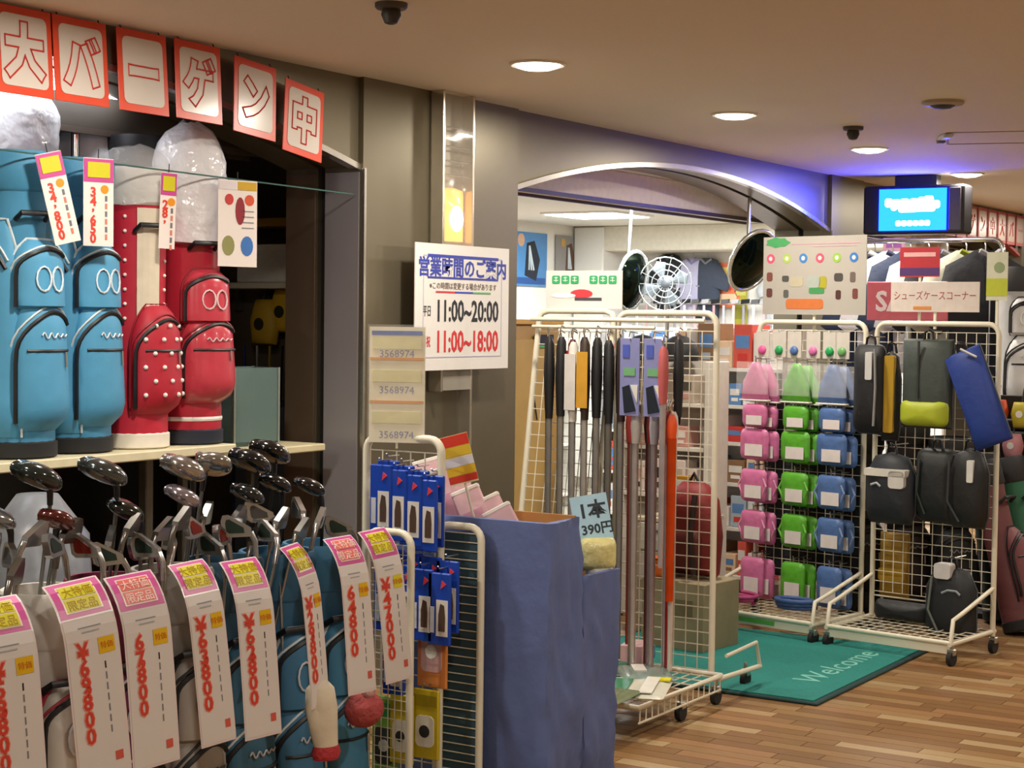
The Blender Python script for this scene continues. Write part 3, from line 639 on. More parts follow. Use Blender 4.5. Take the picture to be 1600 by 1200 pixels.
# ------------------------------------------------------------------ tiered wire stand with blue packets
def grid(w_, h, px, pz, r, x0=0., z0=0., y=0.):
    b = B(); n = int(round(w_ / px)); m = int(round(h / pz))
    for i in range(n + 1): x = x0 - w_ / 2 + w_ * i / n; b.tube([(x, y, z0), (x, y, z0 + h)], r, 4)
    for j in range(m + 1): z = z0 + h * j / m; b.tube([(x0 - w_ / 2, y + r, z), (x0 + w_ / 2, y + r, z)], r, 4)
    return b
def hoop(w_, h, r, rad, x0=0., y=0., z0=0.):
    return B().tube([(x0 - w_ / 2, y, z0)] + [(p[0], y, p[2]) for p in arc((x0 - w_ / 2 + rad, z0 + h - rad), rad, 180, 90, 5)] + [(p[0], y, p[2]) for p in arc((x0 + w_ / 2 - rad, z0 + h - rad), rad, 90, 0, 5)] + [(x0 + w_ / 2, y, z0)], r, 8)
t = thing('wire_stand', 'tiered white wire stand holding blue packets by the cloth box', 'display rack', (-2.60, -1.25, 0), -90)
hoop(.265, 1.15, .012, .04).build('tall_frame', WIRE, t, 60); hoop(.15, .895, .011, .04, .06, -.15).build('front_frame', WIRE, t, 60); hoop(.15, .90, .011, .04, .165, .05).build('rear_frame', WIRE, t, 60)
for nm, g_ in (('tall_grid', grid(.25, 1.05, .05, .05, .0022, 0, .06)), ('front_grid', grid(.14, .8, .022, .028, .0016, .06, .06, -.15)), ('rear_grid', grid(.14, .82, .14, .026, .002, .165, .06, .05))):
    o = g_.build(nm, WIRE, t); o['kind'] = 'stuff'
B().box((.165, .062, .46), (.13, .008, .84)).build('rear_board', mat('35505c', .6), t)
for y in (-.15, 0, .05): B().tube([(-.1, y, .012), (.2, y, .012)], .012, 6).build('foot_bar', WIRE, t)
for x in (-.1, .2): B().tube([(x, -.2, .012), (x, .06, .012)], .012, 6).build('foot_bar', WIRE, t)
PB = mat('1c44b0', .3, noise=.06); PD = mat('14308c', .35)
def packet(label, x, y, z, col=0, w_=.075, h=.205, grp='blue packets on the wire stand', rz=-90.):
    p = V((-2.60, -1.25, 0)) + V((y, -x, z)); t = thing('packet', label, 'packet', p, rz, grp)
    cm = [PB, mat('c8b428', .35), mat('7cae3c', .35), mat('d88848', .35)][col]
    B().box((0, 0, -h / 2), (w_, .012, h), bev=.003).build('card', cm, t)
    B().tube([(0, .05, .012), (0, -.004, .012), (0, -.012, .02)], .0022, 5).build('hook', STEEL, t)
    if col == 0:
        B().rect(w_ * .16, -h * .62, w_ * .52, h * .5, -.0062).build('window', mat('dcd8d4', .35), t)
        B().prism([(w_ * .16 + q[0] * w_, -h * .62 + q[1] * h) for q in ((-.14, -.18), (.14, -.18), (.15, .02), (.1, .18), (-.06, .2), (-.14, .05))], -.010, -.0078).build('glove', mat('4a3428', .6), t)
        B().rect(-w_ * .3, -h * .65, w_ * .22, h * .36, -.0062).build('side_label', mat('c8ccd8', .4), t); B().prism([(-.004 + w_ * .15, -h * .22), (w_ * .34, -h * .15), (w_ * .15, -h * .1)], -.0085, -.006).build('mark', mat('d8404c', .4), t)
    else:
        B().rect(0, -h * .16, w_ * .9, h * .16, -.0062).build('header', mat(['', '9c8c18', '3c8c3c', 'e0c030'][col], .4), t); B().prism(rrect(0, -h * .6, w_ * .7, h * .45, .015), -.009, -.006).build('window', mat(['', 'e0dcd0', '3c3c38', 'c8a0a0'][col], .4), t)
        B().disc(0, -h * .6, w_ * .2, -.009).build('ball', mat('e8e8e0' if col != 1 else '2c2c2c', .4), t)
n = 0
for k, x in enumerate((-.028, .022, .072, .122)):
    for d in (0, 1):
        packet('blue glove packet, top row, %s hook from left, %s' % (ORD[k], ('back', 'front')[d]), x, -.035 - .035 * d + .004 * k, 1.085 - .012 * k - .01 * d)
for k, x in enumerate((.0, .065, .13, .19)):
    for d in (0, 1):
        packet('blue glove packet, second row, %s hook from left, %s' % (ORD[k], ('back', 'front')[d]), x, -.045 - .04 * d, .83 - .006 * k - .03 * d)
packet('blue glove packet low at the left of the wire stand', -.06, -.11, .60); packet('blue glove packet low beside the orange packet', .03, -.08, .62)
packet('yellow and orange packet in the third row of the wire stand', .13, -.03, .70, 3, .1, .26, 'lower packets on the wire stand')
packet('yellow packet with dark window low on the wire stand', .13, -.06, .44, 1, .09, .2, 'lower packets on the wire stand'); packet('green packet low at the left of the wire stand', -.02, -.05, .40, 2, .09, .24, 'lower packets on the wire stand')
packet('yellow packet low in the middle of the wire stand', .06, -.08, .42, 1, .08, .2, 'lower packets on the wire stand')
t = thing('price_chart', 'pale yellow price chart in a clear sleeve above the wire stand', 'chart', (-2.63, -1.245, 1.14), -68)
B().box((0, 0, .165), (.165, .003, .335)).build('sheet', mat('e4dcc0', .3, noise=.03), t)
B().rect(0, .315, .15, .012, -.002).build('title_bar', mat('4c68b0', .4), t)
for z in (.24, .115): B().rect(0, z, .16, .008, -.002).build('orange_rule', mat('d89030', .4), t)
for z in (.255, .15, .02): text('ABCDEFG'.replace('A', '3').replace('B', '5').replace('C', '6').replace('D', '8').replace('E', '9').replace('F', '7').replace('G', '4'), .03, 0, z, mat('7c7ca0', .4), t, 'figures', -.0015)
for z in (.285, .19, .07): B().rect(0, z, .145, .034, -.0018).build('table_block', mat('dcd4a0', .4), t)
B().box((0, -.006, .168), (.172, .001, .342)).build('clear_sleeve', film('ffffff', .1, .08, 9.), t)
B().tube([(0, .004, -.02), (0, .004, .2)], .004, 6).build('stem', WIRE, t)

# ------------------------------------------------------------------ cloth-covered boxes with packets
def cloth_box(label, x0, x1, y0, y1, h, seed):
    t = thing('cloth_box', label, 'box', ((x0 + x1) / 2, (y0 + y1) / 2, 0)); hx, hy = (x1 - x0) / 2, (y1 - y0) / 2
    per = []; n = 12
    for a, b2 in (((-hx, -hy), (hx, -hy)), ((hx, -hy), (hx, hy)), ((hx, hy), (-hx, hy)), ((-hx, hy), (-hx, -hy))):
        for i in range(n): per.append((a[0] + (b2[0] - a[0]) * i / n, a[1] + (b2[1] - a[1]) * i / n))
    rings = []
    for k in range(31):
        z = h * k / 30; ring = []
        for x, y in per:
            d = .009 * NZ.noise(V((x * 7 + seed, y * 7, z * 4.5))) + .005 * NZ.noise(V((x * 20 + y * 20, z * 16 + x * 22, seed)))
            s = 1 + d / max(hx, .1) - (.01 if abs(abs(x) - hx) < 1e-6 and abs(abs(y) - hy) < 1e-6 else 0); ring.append((x * s, y * s, z))
        rings.append(ring)
    rings.append([(x * .93, y * .95, h + .002) for x, y in per]); rings.append([(x * .92, y * .94, h - .06) for x, y in per])
    B().loft(rings, caps=False).build('cloth', mat('5a699c', .75, noise=.12, ns=14., bump=.35), t, 70)
    B().box((-hx * .0, hy * .9, h - .03), (hx * 1.8, .008, .075)).box((hx * .9, 0, h - .03), (.008, hy * 1.8, .07)).build('cardboard_rim', mat('a8743c', .8), t)
    B().box((0, 0, h - .2), (hx * 1.8, hy * 1.85, .01)).build('inner_floor', mat('3c3428', .8), t)
    return t
cloth_box('tall blue cloth covered box holding pink packets', -2.50, -2.295, -1.685, -1.15, .92, 2); cloth_box('lower blue cloth covered box in front of the shaft rack', -2.29, -2.08, -1.685, -1.25, .745, 7)
PI = mat('d8b0b8', .5); 
for i, (x, y, ln) in enumerate(((-2.37, -1.27, -16), (-2.40, -1.335, -20), (-2.37, -1.39, -22), (-2.41, -1.455, -24), (-2.38, -1.51, -27), (-2.42, -1.57, -29))):
    t = thing('pink_packet', 'pale pink packet leaning in the tall cloth box, %s from the wire stand' % ORD[i], 'packet', (x, y, .765), group='pink packets in the tall cloth box', rot=(math.radians(-8), math.radians(ln), math.radians(-62)))
    h = .31 - .022 * i; B().box((0, 0, h / 2), (.085, .035, h), bev=.003).build('body', PI, t); B().rect(0, h * .55, .06, h * .4, -.0178).build('print', mat('c890a4', .5), t); B().box((0, 0, h + .004), (.087, .037, .012), bev=.002).build('cap_label', mat('e8e0da', .5), t)
t = thing('price_card', 'red and yellow price card on a stick behind the pink packets', 'price card', (-2.465, -1.462, .745), group=None, rot=(0, math.radians(-15), math.radians(-64)))
B().tube([(0, .006, 0), (0, .006, .3)], .004, 6).build('stick', WIRE, t); B().box((0, 0, .355), (.085, .003, .145)).build('card', mat('e8dcb0', .35), t)
for x, z, ww, hh, c in ((0, .41, .085, .033, 'd03828'), (0, .38, .085, .03, 'd8b838'), (0, .348, .085, .025, 'd0d0e0'), (0, .322, .085, .025, 'd8b02c'), (0, .298, .085, .02, 'c83828')): B().rect(x, z, ww, hh, -.0015).build('print_band', mat(c, .4), t)
t = thing('price_card', 'pale blue price card over the lower cloth box', 'price card', (-2.115, -1.668, .625), group=None, rot=(math.radians(-12), math.radians(-9), math.radians(-50)))
B().tube([(0, .006, 0), (0, .006, .2)], .004, 6).build('stick', WIRE, t); B().box((0, 0, .275), (.115, .003, .15)).build('card', mat('a8cce0', .35), t)
text('1本', .06, .012, .305, mat('26303c', .4), t, 'lettering', -.0015, offset=.0015); text('390円', .04, .012, .245, mat('26303c', .4), t, 'lettering', -.0015, offset=.001)
t = thing('bubble_packet', 'yellow bubble wrapped packet on the lower cloth box', 'packet', (-2.125, -1.635, .74), -40)
B().pillow(rrect(0, .05, .12, .1, .02), .035).build('wrap', mat('d8d090', .35, noise=.3, ns=40., bump=.6), t, 60); B().pillow(rrect(.01, -.01, .09, .05, .015), .03).build('lower_wrap', mat('c8c4b4', .35, noise=.2, ns=50., bump=.6), t, 60)
# ------------------------------------------------------------------ rack of hanging shafts in front of the middle arch
def caster(parent, x, y, z=0.):
    b = B(); b.tube([(x - .011, y, z + .033), (x + .011, y, z + .033)], .033, 14); c = b.build('caster', RUBBER, parent, 40)
    B().box((x, y, z + .06), (.034, .03, .03), bev=.004).tube([(x, y, z + .06), (x, y, z + .1)], .008, 6).build('fork', STEEL, c)
t = thing('shaft_rack', 'tall white wire rack on casters hung with golf shafts', 'display rack', (-.52, -.87, 0), -90)
hoop(.44, 1.44, .0125, .05, .18, 0, .09).build('end_frame', WIRE, t, 60)
o = grid(.42, 1.34, .05, .05, .0024, .18, .12).build('end_grid', WIRE, t); o['kind'] = 'stuff'
# second panel leans out towards its foot
L_ = [(-.40, -.02, 1.50), (-.40, -.24, .10)]; R_ = [(-.05, -.02, 1.50), (-.05, -.24, .10)]
B().tube([L_[1], L_[0], (-.39, -.015, 1.525), (-.36, -.012, 1.535), (-.09, -.012, 1.535), (-.06, -.015, 1.525), R_[0], R_[1]], .0125, 8).build('leaning_frame', WIRE, t, 60)
b = B()
for i in range(8):
    x = -.40 + .05 * i; b.tube([(x, -.03, 1.45), (x, -.237, .12)], .0022, 4)
for j in range(26):
    q = j / 25; b.tube([(-.4, -.03 - .207 * q, 1.45 - 1.33 * q), (-.05, -.03 - .207 * q, 1.45 - 1.33 * q)], .0022, 4)
o = b.build('leaning_grid', WIRE, t); o['kind'] = 'stuff'
B().tube([(-.41, -.07, 1.50), (.38, -.07, 1.50)], .009, 8).tube([(-.36, -.14, 1.47), (.2, -.14, 1.47)], .007, 8).build('hang_rail', WIRE, t, 60)
# base: wire tray frame and feet
B().tube([(.47, -.75, .12), (.47, -.06, .12), (-.44, -.06, .12), (-.44, -.75, .12)], .011, 8, True).build('tray_frame', WIRE, t, 60)
b = B()
for i in range(19): x = -.42 + .048 * i; b.tube([(x, -.75, .115), (x, -.06, .115)], .0025, 4)
for j in range(8): b.tube([(-.44, -.72 + .09 * j, .117), (.47, -.72 + .09 * j, .117)], .0025, 4)
for i in range(15): y = -.74 + .048 * i; b.tube([(.47, y, .12), (.47, y, .065)], .0025, 4)
b.tube([(.47, -.75, .065), (.47, -.06, .065)], .004, 4)
o = b.build('tray_mesh', WIRE, t); o['kind'] = 'stuff'
for x in (.45, -.42): B().tube([(x, -.04, .10), (x, .36, .085)], .011, 8).build('foot_bar', WIRE, t, 60)
B().tube([(.45, .03, .18), (.45, .32, .19), (.45, .36, .085)], .008, 8).build('foot_hoop', WIRE, t, 60)
for x, y in ((.45, -.37), (.44, -.04), (.40, .33), (-.40, -.37), (-.40, .33)): caster(t, x, y)
B().tube([(-.40, -.24, .10), (-.40, -.24, .12)], .012, 6).tube([(-.05, -.24, .10), (-.05, -.24, .12)], .012, 6).build('leg_shoe', RUBBER, t)
RK = Mx.Translation((-.52, -.87, 0)) @ Mx.Rotation(math.radians(-90), 4, 'Z')
def shaft(i, x, y, ztop, zbot, col, sleeve, sh, lab, card=None, lean=0., thick=1.):
    p = RK @ V((x, y, 0)); t = thing('golf_shaft', lab, 'golf shaft', p, -90, 'golf shafts on the rack')
    B().tube([(0, 0, ztop - sh + .01), (lean, 0, zbot)], [.0135 * thick, .0105 * thick], 8).build('shaft', mat(col, .22, .6, noise=.25, ns=14.), t, 60)
    B().tube([(0, 0, ztop), (0, 0, ztop - .02), (0, 0, ztop - sh * .5), (0, 0, ztop - sh)], [.010, .019, .022, .016], 8).build('grip_sleeve', mat(sleeve, .5), t, 60)
    B().tube([(0, .03, ztop + .035), (0, .0, ztop + .045), (0, -.012, ztop + .025), (0, 0, ztop - .005)], .003, 5).build('hook', CHROME, t)
    if card: B().box((0, -.026, ztop - sh * .5), (.05, .003, sh * .7)).build('card', mat(card, .35), t)
    return t
cols = ['6a6862', '9a9892', '767470', 'a4a29c', '5c5c60', 'b0aeaa', '8c8c90', 'c8c4bc', '2c2c30', 'a8a49e', '56544e', '8a8680']
slv = ['1a181a', '141416', '221a20', '18181c', '5c2028', 'd8d4cc', '1c1c28', '3c2c24', '191920', '141414', '2c2c30', '18181a']
cols += ['7c7a74', '9c9a96']; slv += ['1b1b1e', '2a1c20']
for i in range(14):
    x = -.285 + .0275 * i
    shaft(i, x, -.13 - .042 * (i % 2), 1.43 - .01 * (i % 3), .16, cols[i], slv[i], .30 + .02 * (i % 2), 'grey golf shaft with dark sleeve, %s from the left on the rack' % ORD[i], {4: 'b83028', 5: 'd8d4d0', 7: 'd09c38'}.get(i))
for i in range(9):
    x = .105 + .027 * i
    shaft(i, x, -.15 - .03 * (i % 3), 1.15, .15, ['8c4038', '907c78', 'c8c0bc', '6c3c3c', '8c8084', 'a89a9c', 'b8b0b4', '9a2c2c', 'e0dcd8'][i], ['7c2420', '902c28', 'c8c4c0', '3c2424', '8c2c28', '9c98a0', '8a2420', 'a83c30', 'dcd8d4'][i], .13, 'reddish golf shaft below the lilac cards, %s from the left' % ORD[i])
for i, x in enumerate((.155, .258)):
    p = RK @ V((x, -.26, 1.44)); t = thing('header_card', 'lilac header card with green print on the shaft rack, %s one' % ('left', 'right')[i], 'card', p, -90, 'lilac header cards')
    B().box((0, 0, -.16), (.085, .004, .30), bev=.001).build('card', mat('8488b8', .35), t)
    B().rect(-.015, -.06, .03, .05, -.003).build('print', mat('4c5cb4', .4), t); B().rect(.0, -.14, .05, .03, -.003).build('print', mat('70a878', .4), t)
    B().prism([(-.03, -.2), (0, -.19), (.03, -.29), (-.02, -.3)], -.0055, -.002).build('print', mat('1c2430', .4), t); B().prism([(.005, -.19), (.038, -.19), (.035, -.26)], -.0055, -.002).build('print', mat('d8d8d0', .4), t)
    B().tube([(0, .06, .01), (0, .0, .015), (0, -.008, -.005)], .003, 5).build('hook', CHROME, t)
shaft(0, .325, -.23, 1.14, .42, 'e8541c', 'e8541c', .1, 'bright orange pole hanging at the right of the shafts', thick=1.5); shaft(1, .33, -.19, 1.43, 1.1, '17171a', '17171a', .3, 'black sleeve hanging above the orange pole')
shaft(2, .30, -.26, 1.40, .55, 'c8c0c4', 'b85858', .22, 'pink and white pole beside the black sleeve')
t = thing('shelf_card', 'white card with green lettering standing on the shaft rack', 'card', RK @ V((-.20, -.0, 1.548)), -84)
B().box((0, 0, .075), (.34, .004, .155)).build('card', PAPER, t)
for i in range(7):
    if i != 3: B().prism(rrect(-.125 + .042 * i, .115, .036, .034, .006), -.0035, -.002).build('green_character', mat('38a468', .4), t)
b = B()
for i in range(7):
    if i != 3: b.rect(-.125 + .042 * i, .112, .02, .003, -.0036, .0006).rect(-.125 + .042 * i, .123, .016, .003, -.0036, .0006).rect(-.125 + .042 * i, .117, .003, .022, -.0036, .0006)
o = b.build('lettering_strokes', mat('d8ecdc', .4), t); o['kind'] = 'stuff'
B().disc(-.01, .058, .05, -.002, rz=.018).build('red_oval', mat('d04048', .4), t); B().disc(-.09, .05, .055, -.0021, rz=.01).build('white_oval', mat('f4f4f4', .4), t); B().rect(.02, .036, .12, .012, -.002).build('grey_print', mat('4a4a52', .4), t)
# goods lying in the tray
t = thing('tray_packet', 'white packet with green print lying at the tray front', 'packet', (-1.05, -1.18, .135), 20)
B().pillow(rrect(0, 0, .34, .30, .02), .012, Mx.Rotation(math.radians(-90), 4, 'X')).build('wrap', mat('d0d0c0', .3), t, 60)
B().box((-.02, .05, .017), (.2, .12, .004)).build('green_print', mat('2c7a54', .4), t); B().box((.12, -.10, .014), (.05, .09, .006)).build('yellow_label', mat('d8d020', .4), t); B().box((.0, -.08, .0155), (.28, .05, .004)).build('white_band', mat('e8e6dc', .4), t)
for i, (x, y, rz, c, lab) in enumerate(((-1.16, -.92, -10, '5c7c64', 'green clear packet lying at the back of the tray'), (-.80, -1.12, 35, '7c9088', 'grey green clear packet lying across the tray'), (-.78, -.86, -20, '34705a', 'dark green packet lying below the shafts'), (-1.28, -1.2, 5, '6c7c58', 'olive packet at the near end of the tray'))):
    t = thing('tray_packet', lab, 'packet', (x, y, .136 + .004 * i), rz, 'packets lying in the tray')
    B().pillow(rrect(0, 0, .28, .2, .02), .014, Mx.Rotation(math.radians(-90), 4, 'X')).build('wrap', mat(c, .25, noise=.35, ns=9., coat=.5), t, 60); B().box((.03, .02, .016), (.12, .05, .004)).build('label', mat('d8d4cc', .4), t)
t = thing('small_carton', 'small pink and blue carton at the back of the tray', 'carton', (-.62, -.99, .128), 12)
B().box((0, 0, .045), (.14, .1, .09), bev=.004).build('body', mat('c8a0a0', .5), t); B().box((.05, -.052, .045), (.06, .004, .05)).build('label', mat('6c8cc8', .4), t)

# ------------------------------------------------------------------ green door mat
t = thing('door_mat', 'green rubber backed door mat with pale lettering before the arch', 'mat', (.31, -1.0, 0))
B().box((0, 0, .006), (1.36, 1.31, .012), bev=.004).build('backing', mat('14383a', .8), t); B().box((0, 0, .0135), (1.31, 1.26, .006)).build('pile', mat('1f7f78', .9, noise=.2, ns=90., bump=.5), t)
vs, fs = text_pts('Welcome', .17, shear=.25); b = B(); b.add([(-p[1] * -1 * 0 + p[0] * 1.15 + .05, p[1] - .46, .0168 + p[2]) for p in vs], fs)
me = bpy.data.meshes.new('lettering'); me.from_pydata(b.v, [], b.f); me.materials.append(mat('7cc0b4', .8)); link('lettering', me, t)

# ------------------------------------------------------------------ two net racks on casters
def net_rack(label, loc, rz, w_=.62, H=1.5):
    t = thing('net_rack', label, 'display rack', loc, rz)
    hoop(w_, H - .08, .0125, .05, 0, 0, .08).build('frame', WIRE, t, 60)
    o = grid(w_ - .02, H - .26, .05, .05, .0022, 0, .22).build('net', WIRE, t); o['kind'] = 'stuff'
    for x in (-w_ / 2, w_ / 2):
        B().tube([(x, .02, .10), (x, -.42, .095)], .011, 8).build('foot_bar', WIRE, t, 60); B().tube([(x, 0, .30), (x, -.30, .22), (x, -.39, .20), (x, -.41, .10)], .010, 8).build('foot_hoop', WIRE, t, 60)
        caster(t, x, -.40); caster(t, x, .01)
    B().tube([(-w_ / 2, -.41, .10), (w_ / 2, -.41, .10)], .011, 8).build('front_bar', WIRE, t, 60); B().box((0, -.41, .075), (w_, .004, .045)).build('front_plate', WIRE, t)
    b = B()
    for i in range(13): x = -w_ / 2 + w_ * i / 12; b.tube([(x, -.41, .11), (x, 0, .11)], .0022, 4)
    for j in range(6): b.tube([(-w_ / 2, -.38 + .07 * j, .112), (w_ / 2, -.38 + .07 * j, .112)], .0022, 4)
    b.tube([(-w_ / 2, 0, .2), (w_ / 2, 0, .2)], .004, 4)
    o = b.build('tray_mesh', WIRE, t); o['kind'] = 'stuff'
    return t, Mx.Translation(loc) @ Mx.Rotation(math.radians(rz), 4, 'Z')
r1, M1 = net_rack('white net rack hung with pink, green and blue pouches', (1.285, -.935, 0), -102)
r2, M2 = net_rack('white net rack hung with dark shoe cases', (1.17, -1.6, 0), -99.3)
B().rect(-.05, .075, .3, .02, -.414).build('green_sticker', mat('5cae50', .4), r1)
PC = {'pink': ('c86c9c', 'd890b4'), 'green': ('58a82c', '74bc48'), 'blue': ('4c6ca4', '7890bc')}
def pouch(label, x, y, z, col, shape, w_, h):
    t = thing('pouch', label, 'pouch', M1 @ V((x, y, z)), -102, 'pouches on the net rack')
    c = mat(PC[col][0], .45, noise=.25, ns=30., bump=.3)
    if shape == 0: out = [(-w_ / 2, -h), (w_ / 2, -h), (w_ * .44, -h * .55), (w_ * .2, -h * .12), (w_ * .12, 0), (-w_ * .12, 0), (-w_ * .2, -h * .12), (-w_ * .44, -h * .55)]
    else: out = [(q[0], q[1] - h / 2) for q in rrect(0, 0, w_, h, .03)]
    B().pillow(out, .024).build('pouch_body', c, t, 60)
    if shape == 0: B().box((0, -.004, -h - .004), (w_ * 1.04, .03, .008), bev=.002).build('white_seam', WHITE, t); B().rect(0, -h * .42, w_ * 1.15, h * .86, -.03, .0008).build('clear_bag', film('ffffff', .12, .12, 12.), t)
    else: B().rect(w_ * .08, -h * .68, w_ * .62, h * .38, -.0265, .002).build('paper_label', mat('e4dcdc', .4), t)
    if shape == 2: [B().tube([(s * w_ * .3, -.01, -h * .1), (s * w_ * .52, -.015, -h * .5), (s * w_ * .3, -.01, -h * .92)], .006, 6).build('cord', mat(PC[col][1], .5), t) for s in (-1, 1)]
    B().tube([(0, -y - .003, .018), (0, 0, .018), (0, -.006, .03)], .003, 5).tube([(0, 0, .018), (0, 0, -.004)], .004, 5).build('hook', STEEL, t)
rows = [(1.30, .185, 0, .165), (1.095, .12, 1, .15), (.97, .155, 1, .17), (.77, .165, 2, .16), (.565, .165, 2, .15), (.33, .2, 1, .14)]
RN = ['top large', 'second', 'third', 'fourth', 'fifth', 'lowest']
for ri, (z, h, sh_, w_) in enumerate(rows):
    for ci, (col, x) in enumerate((('pink', -.235), ('green', .0), ('blue', .2))):
        for d in (1, 0):
            pouch('%s pouch in the %s row of the net rack, %s' % (col, RN[ri], ('front', 'behind')[d]), x + .025 * d + .008 * ((ri * 3 + ci) % 3 - 1), -.12 + .055 * d, z - .01 * d, col, sh_, w_, h)
for i, (x, c) in enumerate(((-.24, 'd85c98'), (-.14, '2c9c58'), (-.05, '5070a8'), (.06, 'd070a8'), (.155, '2ca058'), (.225, '70a868'))):
    t = thing('small_packet', 'small clear packet with %s charm, %s in the top row' % (['pink', 'green', 'blue', 'pink', 'green', 'pale green'][i], ORD[i]), 'packet', M1 @ V((x, -.07, 1.445)), -102, 'small packets in the top row of the net rack')
    B().box((0, 0, -.055), (.08, .004, .13), bev=.001).build('card', mat('cfc8c0', .3), t); B().pillow([(.024 * math.cos(a * .628), -.085 + .024 * math.sin(a * .628)) for a in range(10)], .014, None, -.003).build('charm', mat(c, .4), t, 60); B().tube([(0, .066, .01), (0, -.006, .012)], .003, 5).build('hook', STEEL, t)
t = thing('coiled_strap', 'blue coiled strap lying in the pouch rack tray', 'strap', M1 @ V((.12, -.26, .118)), -102)
B().tube([((.09 + .006 * i / 10) * math.cos(i * .5), (.06 + .006 * i / 10) * math.sin(i * .5), .012 + .0013 * i) for i in range(38)], .011, 6).build('coil', mat('3c5890', .6), t, 60); B().box((.1, .0, .03), (.03, .02, .02), bev=.004).build('buckle', BLACK, t)
t = thing('coiled_strap', 'pink coiled strap lying in the pouch rack tray', 'strap', M1 @ V((-.2, -.28, .118)), -102)
B().tube([((.08 + .006 * i / 10) * math.cos(i * .5), (.05 + .006 * i / 10) * math.sin(i * .5), .011 + .0013 * i) for i in range(30)], .010, 6).build('coil', mat('b84880', .6), t, 60); B().box((.09, .0, .03), (.03, .02, .02), bev=.004).build('buckle', BLACK, t)
B().box((0, .02, .68), (.56, .006, .9)).build('backing_board', mat('1c1e22', .7), r1)
# poster over the pouch rack
t = thing('poster', 'pale poster with coloured dots and product pictures over the pouch rack', 'poster', M1 @ V((.0, .01, 1.53)), -102)
B().box((0, 0, .20), (.60, .004, .385)).build('sheet', mat('b0aaa2', .4, noise=.03), t)
B().prism([(-.215 + .07 * math.cos(a * .45) * (1 + .12 * math.cos(a * 2.3)), .365 + .024 * math.sin(a * .45) * (1 + .15 * math.cos(a * 3.1))) for a in range(14)], -.0035, -.002).build('green_emblem', mat('4c9c60', .4), t)
B().rect(.07, .355, .4, .004, -.002).rect(.12, .342, .25, .003, -.002).build('title_line', mat('c898a8', .4), t)
for i, c in enumerate(('d05878', 'a8c060', '4880c0', 'd05870', '90b850', '3c78c0')): B().disc(-.255 + .097 * i, .285, .024, -.002).build('colour_dot', mat(c, .4), t); B().disc(-.255 + .097 * i, .285, .011, -.0036, .0005).build('dot_centre', mat('dcd4d0', .4), t)
for x, z, ww, hh, c in ((-.26, .195, .035, .045, '7c4840'), (-.26, .115, .035, .045, '64403c'), (-.165, .185, .04, .03, '50504c'), (-.1, .17, .08, .05, 'b8b098'), (.0, .17, .08, .06, 'a8b0a8'), (.055, .165, .045, .06, 'a8a030'), (.02, .125, .09, .03, '489058'), (-.16, .11, .03, .04, '5c5c58'), (.145, .19, .05, .04, '4c4844'), (.145, .105, .03, .045, '50302c'), (.225, .19, .03, .05, '6c5c58'), (.24, .11, .03, .05, '74403c'), (-.05, .06, .22, .05, 'cc7440')):
    B().prism(rrect(x, z, ww, hh, min(ww, hh) * .3), -.0035, -.002).build('picture', mat(c, .45), t)
B().box((0, .012, -.03), (.012, .01, .36)).build('stem', WIRE, t)

# shoe cases on the second rack
def case(label, x, y, ztop, w_, h, th, col, rough=.6, roll=0., parts=(), shape=0, name='shoe_case', hook=True):
    t = thing(name, label, 'shoe case', M2 @ V((x, y, ztop)), -99.3, 'shoe cases on the net rack', rot=(0, math.radians(roll), math.radians(-99.3)))
    if shape == 0: out = [(q[0], q[1] - h / 2) for q in rrect(0, 0, w_, h, min(w_, h) * .22, 4)]
    elif shape == 1: out = [(-w_ * .42, -h), (w_ * .42, -h), (w_ * .5, -h * .85), (w_ * .5, -h * .3), (w_ * .34, -h * .06), (.0, 0), (-w_ * .34, -h * .06), (-w_ * .5, -h * .3), (-w_ * .5, -h * .85)]
    else: out = [(-w_ * .5, -h), (w_ * .5, -h), (w_ * .5, 0), (-w_ * .5, 0)]
    B().pillow(out, th / 2).build('case_body', mat(col, rough, ns=20., noise=.2, bump=.25), t, 60)
    B().tube([(p[0] * .985, -.0, -h / 2 + (p[1] + h / 2) * .985) for p in out], .005, 5, True).build('piping', mat('3a3e40' if col < '5' else col, .5), t, 60)
    for nm, pth, cc in parts:
        kind, a = pth
        if kind == 'r': B().prism(rrect(a[0], a[1], a[2], a[3], min(a[2], a[3]) * .2), -th / 2 - .004, -th / 2 + a[4]).build(nm, mat(cc, .5), t)
        elif kind == 'p': B().pillow(rrect(a[0], a[1], a[2], a[3], min(a[2], a[3]) * .25), a[4], None, -th * .25).build(nm, mat(cc, .55), t, 60)
        elif kind == 't': B().tube([(q[0], -th / 2 - q[2], q[1]) for q in a], .006, 6).build(nm, mat(cc, .5), t, 60)
    if hook:
        B().tube([(-.025, 0, -.01), (-.02, 0, .03), (0, 0, .04), (.02, 0, .03), (.025, 0, -.01)], .006, 6).build('carry_loop', BLACK, t, 60)
        B().tube([(0, -y, .035), (0, -.01, .035), (0, -.018, .045)], .003, 5).build('hook', STEEL, t)
    return t
case('black shoe case with a long white tag at the rack left', -.268, -.13, 1.40, .16, .42, .11, '17171b', parts=[('white_tag', ('r', (.02, -.1, .035, .13, .02)), 'c8c8c8'), ('strap', ('t', [(.05, -.02, .0), (.06, -.2, .006), (.05, -.38, .0)]), '8c8c90')])
case('black shoe case with a mustard strap beside the tagged case', -.175, -.10, 1.37, .10, .42, .08, '1c1b1a', parts=[('mustard_band', ('r', (.01, -.2, .05, .36, .02)), 'a8841c')], shape=1)
